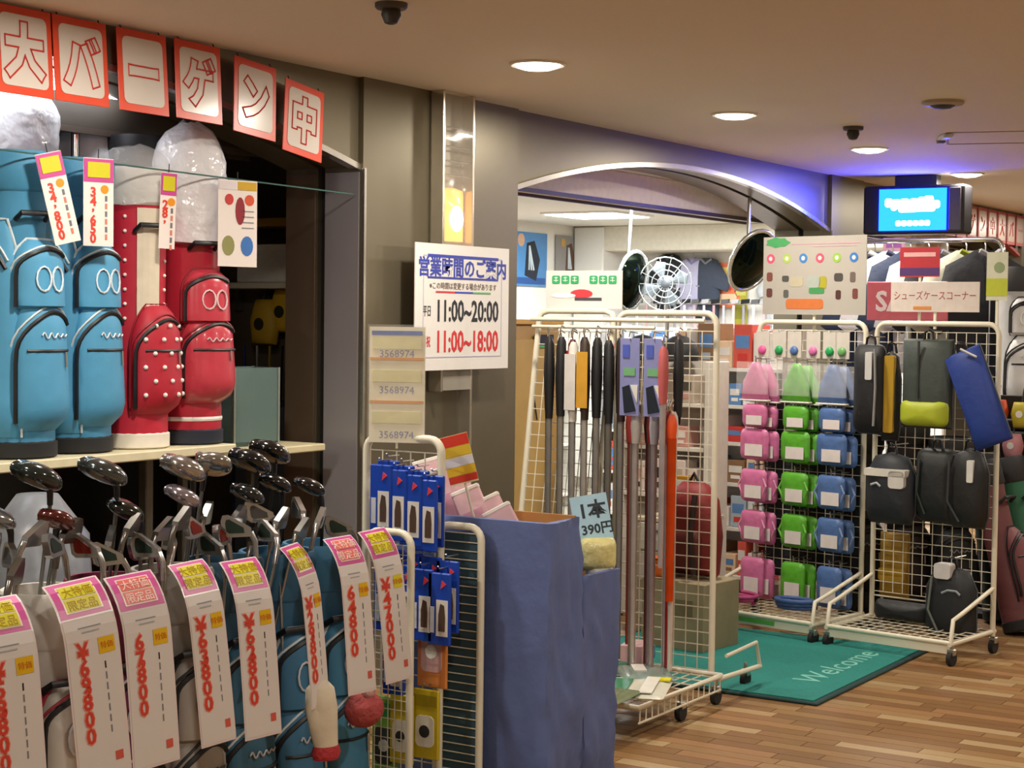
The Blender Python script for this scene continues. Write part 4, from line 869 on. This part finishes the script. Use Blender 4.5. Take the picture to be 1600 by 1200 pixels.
case('grey green shoe case with a lime base', .025, -.12, 1.43, .25, .41, .12, '3a423e', shape=2, parts=[('lime_base', ('p', (.0, -.34, .24, .12, .05)), 'a8b428'), ('fold', ('t', [(-.02, -.01, 0), (-.02, -.27, .004)]), '2c3230')])
case('royal blue shoe case hanging aslant on the rack right', .2, -.14, 1.38, .18, .45, .11, '1c3888', roll=-22, shape=2, parts=[('white_cord', ('t', [(.02, .0, .0), (.08, -.06, .0)]), 'd0d0d0')])
case('black round shoe case with a white band in the middle row', -.135, -.15, .90, .25, .33, .14, '20242c', shape=1, parts=[('white_band', ('r', (0, -.09, .21, .035, .045)), 'd8d4cc'), ('white_card', ('r', (.06, -.12, .08, .08, .03)), 'd0ccc8'), ('emblem', ('t', [(-.07, -.15, 0), (-.04, -.14, 0), (-.02, -.155, 0)]), 'a8acb0')])
case('large black shoe case in the middle of the rack', .075, -.11, .93, .2, .34, .12, '14171a', shape=0, parts=[('seam', ('t', [(-.06, -.05, 0), (-.07, -.2, .005), (-.03, -.3, 0)]), '34403c')])
case('large black shoe case with white tag on the rack right', .24, -.12, .94, .19, .36, .12, '141416', shape=1, parts=[('white_tag', ('r', (.03, -.1, .03, .10, .02)), 'd4d4d0'), ('seam', ('t', [(-.07, -.06, 0), (-.075, -.24, .005), (-.02, -.33, 0)]), '3c4044')])
case('black shoe case with curved emblem in the bottom row', .17, -.13, .40, .25, .33, .12, '1b1d22', shape=1, parts=[('emblem', ('t', [(-.02, -.12, .0), (.01, -.105, .0), (.05, -.105, .0), (.07, -.12, .0)]), '8c949c'), ('white_card', ('r', (-.02, -.02, .08, .07, .05)), 'c8c4c4'), ('edge', ('t', [(-.07, -.05, 0), (-.085, -.2, .005), (-.03, -.31, 0)]), '6c7470')])
case('mustard yellow pouch low behind the net at the rack left', -.23, .07, .50, .15, .32, .08, '8c6a18', shape=2, name='mustard_pouch', hook=False, parts=[('flap', ('r', (0, -.2, .13, .06, .02)), 'a07c1c')])
case('dark shoe case lying at the rack bottom left', -.08, -.1, .20, .30, .08, .16, '14161a', shape=0, hook=False, name='flat_case')
t = thing('corner_sign', 'white card with red lettering above the shoe case rack', 'sign', M2 @ V((-.03, .03, 1.555)), -96)
B().box((0, 0, .07), (.44, .004, .14)).build('card', mat('d4c8c0', .4), t); text('シューズケースコーナー', .047, 0, .078, mat('98382c', .45), t, 'lettering', -.002, sx=.8)
B().rect(-.06, .018, .09, .016, -.002).build('orange_band', mat('d08848', .4), t); B().box((0, .01, -.03), (.012, .01, .1)).build('stem', WIRE, t)
# ------------------------------------------------------------------ shop interior behind the middle arch
lp = thing('shop_ceiling_light', 'bright square fluorescent panel in the shop ceiling', 'ceiling light', (5.2, 2.45, 2.33), group='shop ceiling panels')
B().box((0, 0, -.008), (.66, .66, .016), bev=.003).build('frame', WHITE, lp); B().box((0, 0, -.018), (.60, .60, .006)).build('diffuser', mat('f6fbff', .4, noise=0, emit=16.), lp)
area('lamp', lp, .6, SHOP_W, (.93, .98, 1), (0, 0, -.03), 'SQUARE')
dup(lp, (1.6, 2.2, 2.33), label='square fluorescent panel hidden above the wood cabinet'); dup(lp, (3.2, 1.0, 2.33), label='square fluorescent panel near the shop front'); dup(lp, (6.0, 1.1, 2.33), label='square fluorescent panel behind the right pier')
t = thing('wood_cabinet', 'tan wooden cabinet just inside the arch beside the pier', 'cabinet', (1.32, .95, 0), 0)
B().box((0, 0, .74), (.62, .5, 1.46), bev=.006).build('body', mat('a88648', .5, noise=.2, ns=5.), t); B().box((0, 0, 1.485), (.66, .54, .03), bev=.004).build('top', mat('c89c48', .5), t)
B().box((-.02, -.256, .74), (.5, .012, 1.3), bev=.003).build('door', mat('b0904e', .5, noise=.2, ns=5.), t); B().box((.12, -.266, 1.38), (.2, .006, .07)).build('black_label', BLACK, t); B().box((.12, -.27, 1.35), (.18, .004, .012)).build('green_strip', mat('4ca868', .4), t)
B().tube([(.0, -.266, 1.15), (.05, -.27, .95)], .004, 6).build('door_pull', BLACK, t)
t = thing('wall_panel', 'grey panel with white wrapped stock on the cabinet top', 'panel', (1.75, 1.35, 1.5), 10)
B().box((0, 0, .1), (.6, .03, .2), bev=.004).build('panel', mat('a8a4a4', .5), t); B().ell((-.1, -.02, .24), (.14, .09, .05), 14, 7).build('wrapped_stock', mat('eceef0', .4, bump=.6, ns=18.), t, 1)
for i, (px_, w_, h, z, cs, lab) in enumerate(((5.95, .62, .46, 1.78, ('4c84b8', '1c2430', '28508c', 'c8a080'), 'blue wall poster with dark figure at the shop back left'), (6.62, .42, .42, 1.82, ('8c8884', '5c4030', '9c98a4', 'c09848'), 'brownish wall poster beside the blue one'))):
    t = thing('wall_poster', lab, 'poster', (px_, 3.535, z)); B().box((0, 0, h / 2), (w_, .006, h)).build('sheet', mat(cs[0], .4), t)
    B().prism([(-w_ * .1, h * .2), (w_ * .2, h * .1), (w_ * .3, h * .5), (w_ * .15, h * .85), (-w_ * .05, h * .8)], -.006, -.003).build('dark_shape', mat(cs[1], .5), t); B().rect(0, h * .1, w_ * .9, h * .12, -.0035).build('lower_band', mat(cs[2], .4), t); B().disc(-w_ * .2, h * .85, w_ * .09, -.0035).build('light_spot', mat(cs[3], .4), t)
    b = B()
    for q in range(3): b.tube([(0, -.008, h * .75), (w_ * .06 * q, -.008, h * .3)], .006 * (q + 1) ** .5, 4)
    b.build('white_streaks', mat('c8d4d8', .4), t)
t = thing('white_column', 'plain white column at the back of the shop', 'column', (7.05, 3.38, 0)); B().box((0, 0, 1.16), (.66, .3, 2.32), bev=.01).build('shaft', mat('dfdcd4', .7, noise=.03), t); B().box((0, 0, .05), (.68, .32, .1)).build('plinth', mat('8c8478', .6), t)
def mirror(label, loc, rz, tilt, rx, rz_, top, roll=0.):
    t = thing('convex_mirror', label, 'mirror', loc, group='hanging shop mirrors', rot=(math.radians(tilt), math.radians(roll), math.radians(rz)))
    rings = [[(rx * q * math.cos(a), -.06 * (1 - q * q), rz_ * q * math.sin(a)) for a in [2 * math.pi * j / 24 for j in range(24)]] for q in (.05, .4, .7, .9, 1)]
    B().loft(rings).build('mirror_face', mat('1f2a22', .06, .9, noise=0), t, 1)
    B().tube([(rx * 1.02 * math.cos(2 * math.pi * j / 24), 0, rz_ * 1.02 * math.sin(2 * math.pi * j / 24)) for j in range(24)], .014, 8, True).build('rim', mat('d8dcd4', .2, .8), t, 60)
    B().ell((0, .03, 0), (rx * .8, .04, rz_ * .8), 14, 6).build('back_shell', mat('b8b4ac', .5), t, 1)
    m = Mx.Translation(loc) @ t.rotation_euler.to_matrix().to_4x4(); q = m.inverted() @ V((loc[0] + .06, loc[1] + .04, top))
    B().tube([(0, .05, 0), (q.x, q.y, q.z)], .012, 8).build('hanging_rod', STEEL, t)
mirror('oval convex mirror with chrome rim above the pouch rack', (3.0, .15, 1.87), -28, 30, .17, .2, 2.45, -14)
mirror('narrow chrome rimmed mirror seen nearly edge on in the shop', (3.4, 1.18, 1.76), -14, 10, .14, .19, 2.33)
t = thing('stand_fan', 'round grey fan standing among the shop racks', 'fan', (3.55, 1.0, 0), -70)
B().lathe([(.18, 0), (.18, .02), (.03, .04)], 18).build('base', mat('8c8c88', .4), t, 40); B().tube([(0, .03, .03), (0, .03, 1.72)], .014, 8).build('pole', STEEL, t, 60); B().ell((0, .02, 1.74), (.06, .08, .06), 12, 7).build('motor', mat('6c7074', .4), t, 1)
for q in range(4):
    a = math.pi / 2 * q + .4; B().pillow([(.03 * math.cos(a), 1.74 + .03 * math.sin(a)), (.14 * math.cos(a - .4), 1.74 + .14 * math.sin(a - .4)), (.16 * math.cos(a), 1.74 + .16 * math.sin(a)), (.13 * math.cos(a + .4), 1.74 + .13 * math.sin(a + .4))], .006, None, -.07).build('blade', mat('7c8488', .35), t)
b = B()
for r in (.05, .09, .13, .175): b.tube([(r * math.cos(2 * math.pi * j / 20), -.10, 1.74 + r * math.sin(2 * math.pi * j / 20)) for j in range(20)], .004, 5, True)
for j in range(14): a = 2 * math.pi * j / 14; b.tube([(.03 * math.cos(a), -.1, 1.74 + .03 * math.sin(a)), (.175 * math.cos(a), -.1, 1.74 + .175 * math.sin(a)), (.175 * math.cos(a), -.02, 1.74 + .175 * math.sin(a))], .003, 4)
o = b.build('guard', mat('b0b4b4', .3, .6), t); o['kind'] = 'stuff'

# right-hand shop wall: lit display of clothes, clubs and cards
WX = 7.34
def hang(name, label, cat, y, z, build_, grp, x=WX):
    t = thing(name, label, cat, (x, y, z), -90, grp); build_(t); return t
def shirt(c, c2):
    def f(t):
        B().pillow([(-.12, -.55), (.12, -.55), (.13, -.25), (.2, -.3), (.23, -.22), (.1, -.02), (.04, 0), (-.04, 0), (-.1, -.02), (-.23, -.22), (-.2, -.3), (-.13, -.25)], .05, None, -.06).build('shirt_body', mat(c, .8, bump=.4), t, 60)
        B().tube([(-.05, -.085, -.01), (0, -.1, -.05), (.05, -.085, -.01)], .012, 6).build('collar', mat(c2, .7), t, 60); B().tube([(0, -.05, 0), (0, -.05, .05), (0, .0, .06)], .004, 5).build('hanger_hook', STEEL, t)
    return f
for i, (y, z, c, c2, lab) in enumerate(((2.86, 2.10, '2c3034', '4c5450', 'dark shirt on the far shop wall by the column'), (2.62, 2.06, 'c0bcd8', '8c88b8', 'lilac shirt hung on the far shop wall'), (2.48, 2.06, '404858', '8c8c90', 'slate shirt between the lilac shirt and the orange card'), (1.78, 2.0, 'c8ccd0', '9098a0', 'pale shirt on the far shop wall right of the mirror'))): hang('hanging_shirt', lab, 'shirt', y, z, shirt(c, c2), 'shirts on the far shop wall')
def board(c, cs, w_, h):
    def f(t):
        B().box((0, -.02, -h / 2), (w_, .006, h)).build('card', mat(c, .4), t)
        for q, cc in enumerate(cs): B().rect(0, -h * (q + .7) / (len(cs) + .4), w_ * .8, h * .6 / len(cs), -.024).build('print', mat(cc, .4), t)
    return f
hang('wall_card', 'orange and yellow sale card on the far shop wall', 'card', 2.33, 2.02, board('e87848', ('f0d070', 'e8583c', 'f0c8a0'), .3, .40), None); hang('wall_card', 'yellow green strip card beside the orange card', 'card', 2.17, 1.95, board('a8a030', ('c8c060', '8c8820'), .12, .5), None)
# club display rail with hanging clubs
t = thing('club_rail', 'white rail of clubs on the far shop wall', 'rail', (WX - .12, 2.3, 1.66), -90)
B().tube([(-1.0, 0, 0), (1.0, 0, 0)], .012, 8).build('bar', WHITE, t, 60)
for x in (-.9, 0, .9): B().tube([(x, 0, 0), (x, .16, 0)], .01, 6).build('bracket', STEEL, t)
for i in range(20):
    y = 3.12 - .095 * i; t = thing('hanging_club', 'pale golf club hanging on the far wall rail, %s from the left' % ORD[i], 'golf club', (WX - .17, y, 1.66), -90, 'clubs on the far wall rail')
    B().tube([(0, 0, -.02), (0, .0, -.95)], .012, 6).build('shaft', mat(['e4e0e0', 'd8a8b0', 'c8c8cc', 'e8d8d8', '9c98a0', 'f0ecec', 'd0b0b8'][i % 7], .4), t); B().prism([(-.02, -.01), (.05, 0), (.055, .035), (-.015, .03)], -.02, .01).build('head', mat(['6c6c70', 'c8c8cc', '2c2c30'][i % 3], .3, .7), t); B().tube([(0, .05, .02), (0, -.01, .02)], .004, 5).build('peg', STEEL, t)
# shelving of small goods between the racks and the shop
def shelf_unit(label, loc, rz, w_, d, H, zs, goods, seed, col='d8d4cc', what='carton', glab='boxed goods'):
    t = thing('shelf_unit', label, 'shelf', loc, rz); random.seed(seed)
    for x in (-w_ / 2, w_ / 2): B().box((x, 0, H / 2), (.025, d, H), bev=.003).build('side', mat(col, .5), t)
    B().box((0, d / 2 - .01, H / 2), (w_, .012, H)).build('back', mat(col, .6), t); M = Mx.Translation(loc) @ Mx.Rotation(math.radians(rz), 4, 'Z'); n = 0
    for li, z in enumerate(zs):
        B().box((0, 0, z), (w_ - .028, d - .03, .02), bev=.002).build('board', mat(col, .5), t); x = -w_ / 2 + .03; k = 0
        hm = (zs[li + 1] - z if li + 1 < len(zs) else .3) - .05
        while x < w_ / 2 - .08 and k < 20:
            bw = random.uniform(.06, .13); bh = random.uniform(.5, .95) * hm; c = goods[(n * 7 + li * 3) % len(goods)]
            if x + bw > w_ / 2 - .02: break
            g = thing('carton', '%s, %s shelf from the floor, %s from left' % (glab, ORD[li], ORD[k]), what, M @ V((x + bw / 2, -.02, z + .0105)), rz, glab)
            B().box((0, 0, bh / 2), (bw - .006, d * .6, bh), bev=.003).build('body', mat(c, .4), g); B().rect(0, bh * .6, bw * .7, bh * .3, -d * .3).build('label', mat(goods[(n * 5 + 3) % len(goods)], .4), g); B().rect(0, bh * .25, bw * .5, bh * .16, -d * .3).build('label', mat(goods[(n * 3 + 1) % len(goods)], .4), g)
            x += bw + .006; k += 1; n += 1
    return t
G1 = ['e8e4e0', 'd0584c', 'e4dcd8', '5c88c0', 'e8c8a8', 'c83c38', 'd8e0e4', '8c6c50', 'e0dcd8', 'a8b8c8']
shelf_unit('white shelf of small coloured packs behind the pouch rack', (1.95, -.32, 0), -100, .62, .3, 1.46, (.12, .38, .62, .84, 1.04, 1.24), G1, 3, 'dcd8d2', 'carton', 'small packs behind the pouch rack')
shelf_unit('white shelf of boxed goods behind the shaft rack net', (1.14, -.26, 0), -95, .5, .2, 1.30, (.62, .86, 1.08), ['d8c8c0', '302c28', 'e0dcd4', 'c89488', '4c4840', 'e4d8d0', 'b8a898'], 5, 'd4cec4', 'carton', 'boxed goods seen through the shaft rack')
shelf_unit('low display shelf of shoe boxes along the shop back', (4.2, 2.9, 0), 0, 2.2, .4, 1.35, (.1, .5, .9, 1.2), ['e8e4dc', 'd8d4d0', '9c4840', 'c8c0b4', '50586c', 'e0d8c8', '2c2c30'], 9, 'e0dcd2', 'carton', 'boxes on the shop back shelf')
shelf_unit('white gondola of bright packs in the shop middle', (4.6, 1.2, 0), -80, 1.5, .4, 1.45, (.1, .4, .7, 1.0, 1.25), G1, 13, 'e4e2dc', 'carton', 'packs on the shop middle gondola')
shelf_unit('white shelf of goods along the right shop wall', (7.05, 2.2, 0), -90, 2.3, .3, .75, (.08, .32, .56), G1, 17, 'e4e2dc', 'carton', 'goods below the wall clubs')
# drawer cabinet, carton, backpack and pictures near the floor
t = thing('drawer_cabinet', 'beige drawer cabinet beside the pouch rack', 'cabinet', (.80, -.47, 0), -95)
B().box((0, .0, .27), (.28, .32, .54), bev=.005).build('body', mat('a89c88', .5), t); B().box((0, 0, .55), (.30, .34, .02), bev=.003).build('top', mat('c8bca4', .5), t)
for z in (.14, .32, .47):
    d_ = B().box((0, -.166, z), (.24, .014, .13), bev=.003).build('drawer', mat('c8c4bc', .5), t); B().box((0, -.18, z + .03), (.1, .016, .012), bev=.003).build('handle', STEEL, d_)
t = thing('framed_print', 'small wood framed print on the drawer cabinet', 'picture', (.72, -.50, .562), -95); B().box((0, 0, .1), (.17, .02, .20), bev=.003).build('frame', mat('b88830', .5), t); B().rect(0, .1, .13, .16, -.011).build('print', mat('d8d4d0', .4), t); B().disc(.0, .1, .04, -.0126, rz=.055).build('figure', mat('a8b0c0', .4), t)
t = thing('cardboard_carton', 'plain kraft carton on the floor behind the shaft rack', 'carton', (.46, -.70, 0), -97); B().box((0, 0, .16), (.34, .3, .32), bev=.004).build('body', mat('9a8c70', .7), t); B().box((0, 0, .322), (.06, .3, .004)).build('tape', mat('b8a880', .4), t); B().rect(.05, .2, .12, .08, -.151).build('print', mat('74684c', .6), t)
t = thing('backpack', 'dark red and black backpack hanging behind the net', 'backpack', (.48, -.70, .33), -97)
B().pillow([(-.13, 0), (.13, 0), (.145, .18), (.12, .36), (.06, .43), (-.06, .43), (-.12, .36), (-.145, .18)], .1).build('body', mat('7c1c1c', .6, bump=.3), t, 60); B().pillow(rrect(0, .13, .2, .2, .05), .05, None, -.08).build('pocket', mat('5c1614', .6), t, 60)
for x in (-.07, .07): B().tube([(x, -.1, .38), (x, -.135, .2), (x * 1.1, -.11, .02)], .014, 6, flat=.5).build('strap', mat('2a1414', .6), t, 60)
B().tube([(-.03, 0, .42), (0, 0, .47), (.03, 0, .42)], .008, 6).build('top_loop', BLACK, t)
t = thing('orange_pouch', 'bright orange pouch below the red backpack', 'pouch', (.345, -.59, .327), -97); B().pillow(rrect(0, .05, .12, .1, .02), .03).build('body', mat('f07020', .5), t, 60); B().tube([(-.05, -.03, .085), (.05, -.03, .085)], .004, 5).build('zipper', BLACK, t)
for i, (x, y, z, lab) in enumerate(((1.12, -.34, 1.30, 'black cap on the shelf behind the net, left one'), (1.10, -.56, 1.30, 'black cap on the shelf behind the net, right one'))):
    t = thing('cap', lab, 'cap', (x, y + .25, z), -95, 'black caps behind the shaft rack')
    B().lathe([(.095, 0), (.098, .04), (.08, .09), (.04, .12), (.005, .128)], 18).build('crown', mat('17171a', .7), t, 60); B().ell((0, -.11, .008), (.08, .08, .012), 14, 5).build('brim', mat('1c1c20', .7), t, 1); B().ell((0, 0, .128), (.008, .008, .006), 8, 4).build('button', BLACK, t, 1)

# ------------------------------------------------------------------ beyond the net racks: clothes, sale sign, far golf bags
t = thing('sale_sign', 'pink and red sale board standing behind the net racks', 'sign', (2.35, -1.05, 0), -95)
B().box((0, 0, 1.62), (.46, .02, .21), bev=.003).build('board', mat('cc6470', .4), t); text('SALE', .15, -.02, 1.62, mat('ecdcdc', .4), t, 'lettering', -.0105, offset=.004); B().tube([(0, .02, .02), (0, .02, 1.6)], .014, 8).build('pole', STEEL, t, 60); B().lathe([(.16, 0), (.16, .02), (.03, .03)], 18, (0, .02, 0)).build('base', BLACK, t, 40)
t = thing('clothes_rail', 'clothes rail standing behind the shoe case rack', 'clothes rail', (2.85, -1.0, 0), -95)
hoop(.86, 1.93, .014, .06, .0, 0, .04).build('frame', CHROME, t, 60)
for x in (-.43, .43): B().tube([(x, -.25, .03), (x, .25, .03)], .018, 8).build('foot', CHROME, t, 60)
def rail_shirt(label, q, c, c2, extra=None):
    m = Mx.Translation((2.85, -1.0, 0)) @ Mx.Rotation(math.radians(-95), 4, 'Z'); t = thing('jacket', label, 'jacket', m @ V((q, 0, 1.94)), -95, 'jackets on the clothes rail', rot=(0, 0, math.radians(-95 + 50)))
    B().pillow([(-.2, -.72), (.2, -.72), (.22, -.3), (.27, -.5), (.33, -.46), (.24, -.12), (.06, -.03), (-.06, -.03), (-.24, -.12), (-.33, -.46), (-.27, -.5), (-.22, -.3)], .038).build('body', mat(c, .75, bump=.4), t, 60)
    B().tube([(-.06, -.05, -.035), (0, -.07, -.07), (.06, -.05, -.035)], .016, 6).build('collar', mat(c2, .7), t, 60); B().tube([(0, -.062, -.07), (0, -.062, -.68)], .004, 5).build('zip', mat(c2, .5), t)
    B().tube([(0, 0, -.04), (0, 0, .0), (0, .015, .03), (0, .0, .045)], .004, 5).build('hanger_hook', STEEL, t)
    if extra: B().prism(rrect(extra[1], extra[2], extra[3], extra[4], .01), -.046, -.036).build('badge', mat(extra[0], .45), t)
for q, c, c2, ex, lab in ((-.33, '1f2a44', 'd8d8dc', None, 'navy jacket at the left of the clothes rail'), (-.22, 'd4d2d8', '2c3450', ('c02c34', .06, -.18, .2, .13), 'white jacket with a red badge on the clothes rail'), (-.11, '28324c', 'c8c8d0', None, 'navy jacket next to the white one on the rail'), (.0, 'd0ccd0', '6c6c78', ('a8a8b0', .0, -.25, .12, .1), 'pale grey jacket in the middle of the rail'), (.11, '2c2e34', '8c8c90', None, 'charcoal jacket right of the rail middle'), (.22, 'c8c8b8', '8c9828', ('c8d040', -.02, -.22, .16, .2), 'cream jacket with a lime panel on the rail'), (.33, '32343a', 'a8a8ac', None, 'black jacket at the right end of the rail')): rail_shirt(lab, q, c, c2, ex)
t = thing('pink_shelf_card', 'pink patterned card strip behind the poster edge', 'card', (3.4, -.6, 1.87), -95); B().box((0, 0, .07), (.14, .006, .15)).build('card', mat('d8a8c0', .4), t); B().rect(0, .1, .1, .03, -.003).build('print', mat('a868b0', .4), t); B().box((0, .01, -.935), (.015, .01, 1.87)).build('stem', STEEL, t)
PFR = [('lower_pocket', 10, 60, .14, .5, .07), ('upper_pocket', 5, 46, .5, .70, .045)]
stnd = thing('bag_plinth', 'dark stepped plinth under the far golf bags', 'plinth', (2.83, -1.73, 0), 0); B().box((0, 0, .47), (.9, .5, .94), bev=.01).build('upper_block', mat('2e2a28', .7), stnd); B().box((-.49, 0, .08), (.08, .46, .16), bev=.01).build('lower_step', mat('3a3430', .7), stnd)
for i, (x, y, c, pk_, lab) in enumerate(((2.52, -1.61, 'b8b8b8', 'd0d0d0', 'silver and black golf bag nearest at the right picture edge'), (2.88, -1.62, '8c8c90', '2c2c30', 'grey golf bag behind the silver one at the right edge'), (2.62, -1.87, 'c4c4c4', '1c1c20', 'white and black golf bag cut by the right edge'))): golf_bag(lab, (x, y, .945), -60, .86, .12, c, pk_, '1c1c20', None, PFR, top='3a3a3e', group='far golf bags at the right edge', emblem='e8e8e8')
for i, (x, y, c, pk_, ln, lab) in enumerate(((1.90, -1.87, '2c6c50', '246048', -15, 'green golf bag leaning at the right edge'), (1.68, -1.84, '6c3c40', '7c444a', -17, 'dusty red golf bag leaning beside the green one'), (1.95, -1.66, '1c2c26', '1f3a2e', -9, 'blackish green golf bag leaning at the far right'))):
    golf_bag(lab, (x, y - .05, .02), 0, .84, .085, c, pk_, '16181a', None, [('lower_pocket', 10, 60, .14, .5, .05)], top='26262a', group='leaning golf bags at the right edge', lean=(math.radians(ln), 0, math.radians(-14)), strap=False)
for i, (x, y, z, c, lab) in enumerate(((2.05, -1.76, .98, 'b8a82c', 'yellow headcover above the leaning bags'), (2.05, -1.64, .99, 'c84c28', 'orange red headcover above the leaning bags'), (2.05, -1.86, .9, '20242a', 'black headcover above the leaning bags'), (2.05, -1.72, .82, 'd09098', 'pink tag pouch above the leaning bags'))):
    t = thing('headcover', lab, 'headcover', (x, y, z), -95, 'headcovers at the right edge'); B().pillow([(-.04, 0), (.04, 0), (.055, .07), (.04, .13), (-.04, .13), (-.055, .07)], .035).build('cover', mat(c, .6, bump=.3), t, 60); B().tube([(0, 0, .12), (.0, .03, .2)], .004, 5).build('cord', BLACK, t); B().disc(0, .07, .018, -.037).build('badge', WHITE, t)
t = thing('slat_stand', 'black slat stand carrying headcovers behind the shoe case rack', 'stand', (2.13, -1.74, 0), -95)
for z in (.25, .45, .65, .85, 1.08): B().box((0, 0, z), (.46, .02, .12), bev=.003).build('slat', mat('1a1a1c', .6), t)
for x in (-.21, .21): B().box((x, .02, .58), (.03, .03, 1.16)).build('post', mat('1a1a1c', .6), t)
B().box((0, .02, .015), (.55, .3, .03), bev=.004).build('base', mat('1a1a1c', .6), t)

t = thing('red_card', 'red and purple price card standing above the shoe case rack', 'price card', M2 @ V((-.12, .05, 1.50)), -96)
B().box((0, 0, .29), (.2, .004, .14)).build('card', mat('b82c38', .4), t); B().rect(0, .325, .16, .02, -.002).build('print', mat('e8b0b0', .4), t); B().rect(0, .245, .2, .035, -.002).build('purple_band', mat('50306c', .4), t); B().box((0, .006, .12), (.012, .008, .26)).build('stem', WIRE, t)
t = thing('lime_card', 'lime and white price card above the rack right post', 'price card', M2 @ V((.27, .05, 1.50)), -96)
B().box((0, 0, .22), (.1, .004, .22)).build('card', mat('d0d0b8', .4), t); B().rect(0, .17, .1, .08, -.002).build('lime_band', mat('b8c030', .4), t); B().disc(.01, .26, .025, -.002).build('print', mat('8c9c70', .4), t); B().box((0, .006, .08), (.012, .008, .18)).build('stem', WIRE, t)

for i, (x, y, c, pk_, h, lab) in enumerate(((1.74, -1.04, '1b1d20', '232629', .98, 'black golf bag standing behind the two net racks'), (1.76, -1.27, '2a2226', '33282c', 1.02, 'dark plum golf bag standing behind the shoe cases'), (1.74, -1.50, '16191c', '1f2427', .94, 'black golf bag behind the right post of the shoe rack'))):
    golf_bag(lab, (x, y, 0), -60, h, .105, c, pk_, '3c3c40', None, PFR, top='1a1a1c', group='dark golf bags behind the shoe case rack', strap=False, emblem='8c8c90')
t = thing('pink_tag', 'pale pink price tag on the dark bags behind the net', 'price tag', (1.55, -1.39, .80), -80)
B().box((0, 0, -.07), (.06, .002, .14)).build('card', mat('c89aa4', .4), t); B().tube([(0, .0, 0), (.02, .06, .06)], .002, 4).build('string', BLACK, t); B().rect(0, -.07, .04, .03, -.001).build('print', mat('e4d4d4', .4), t)
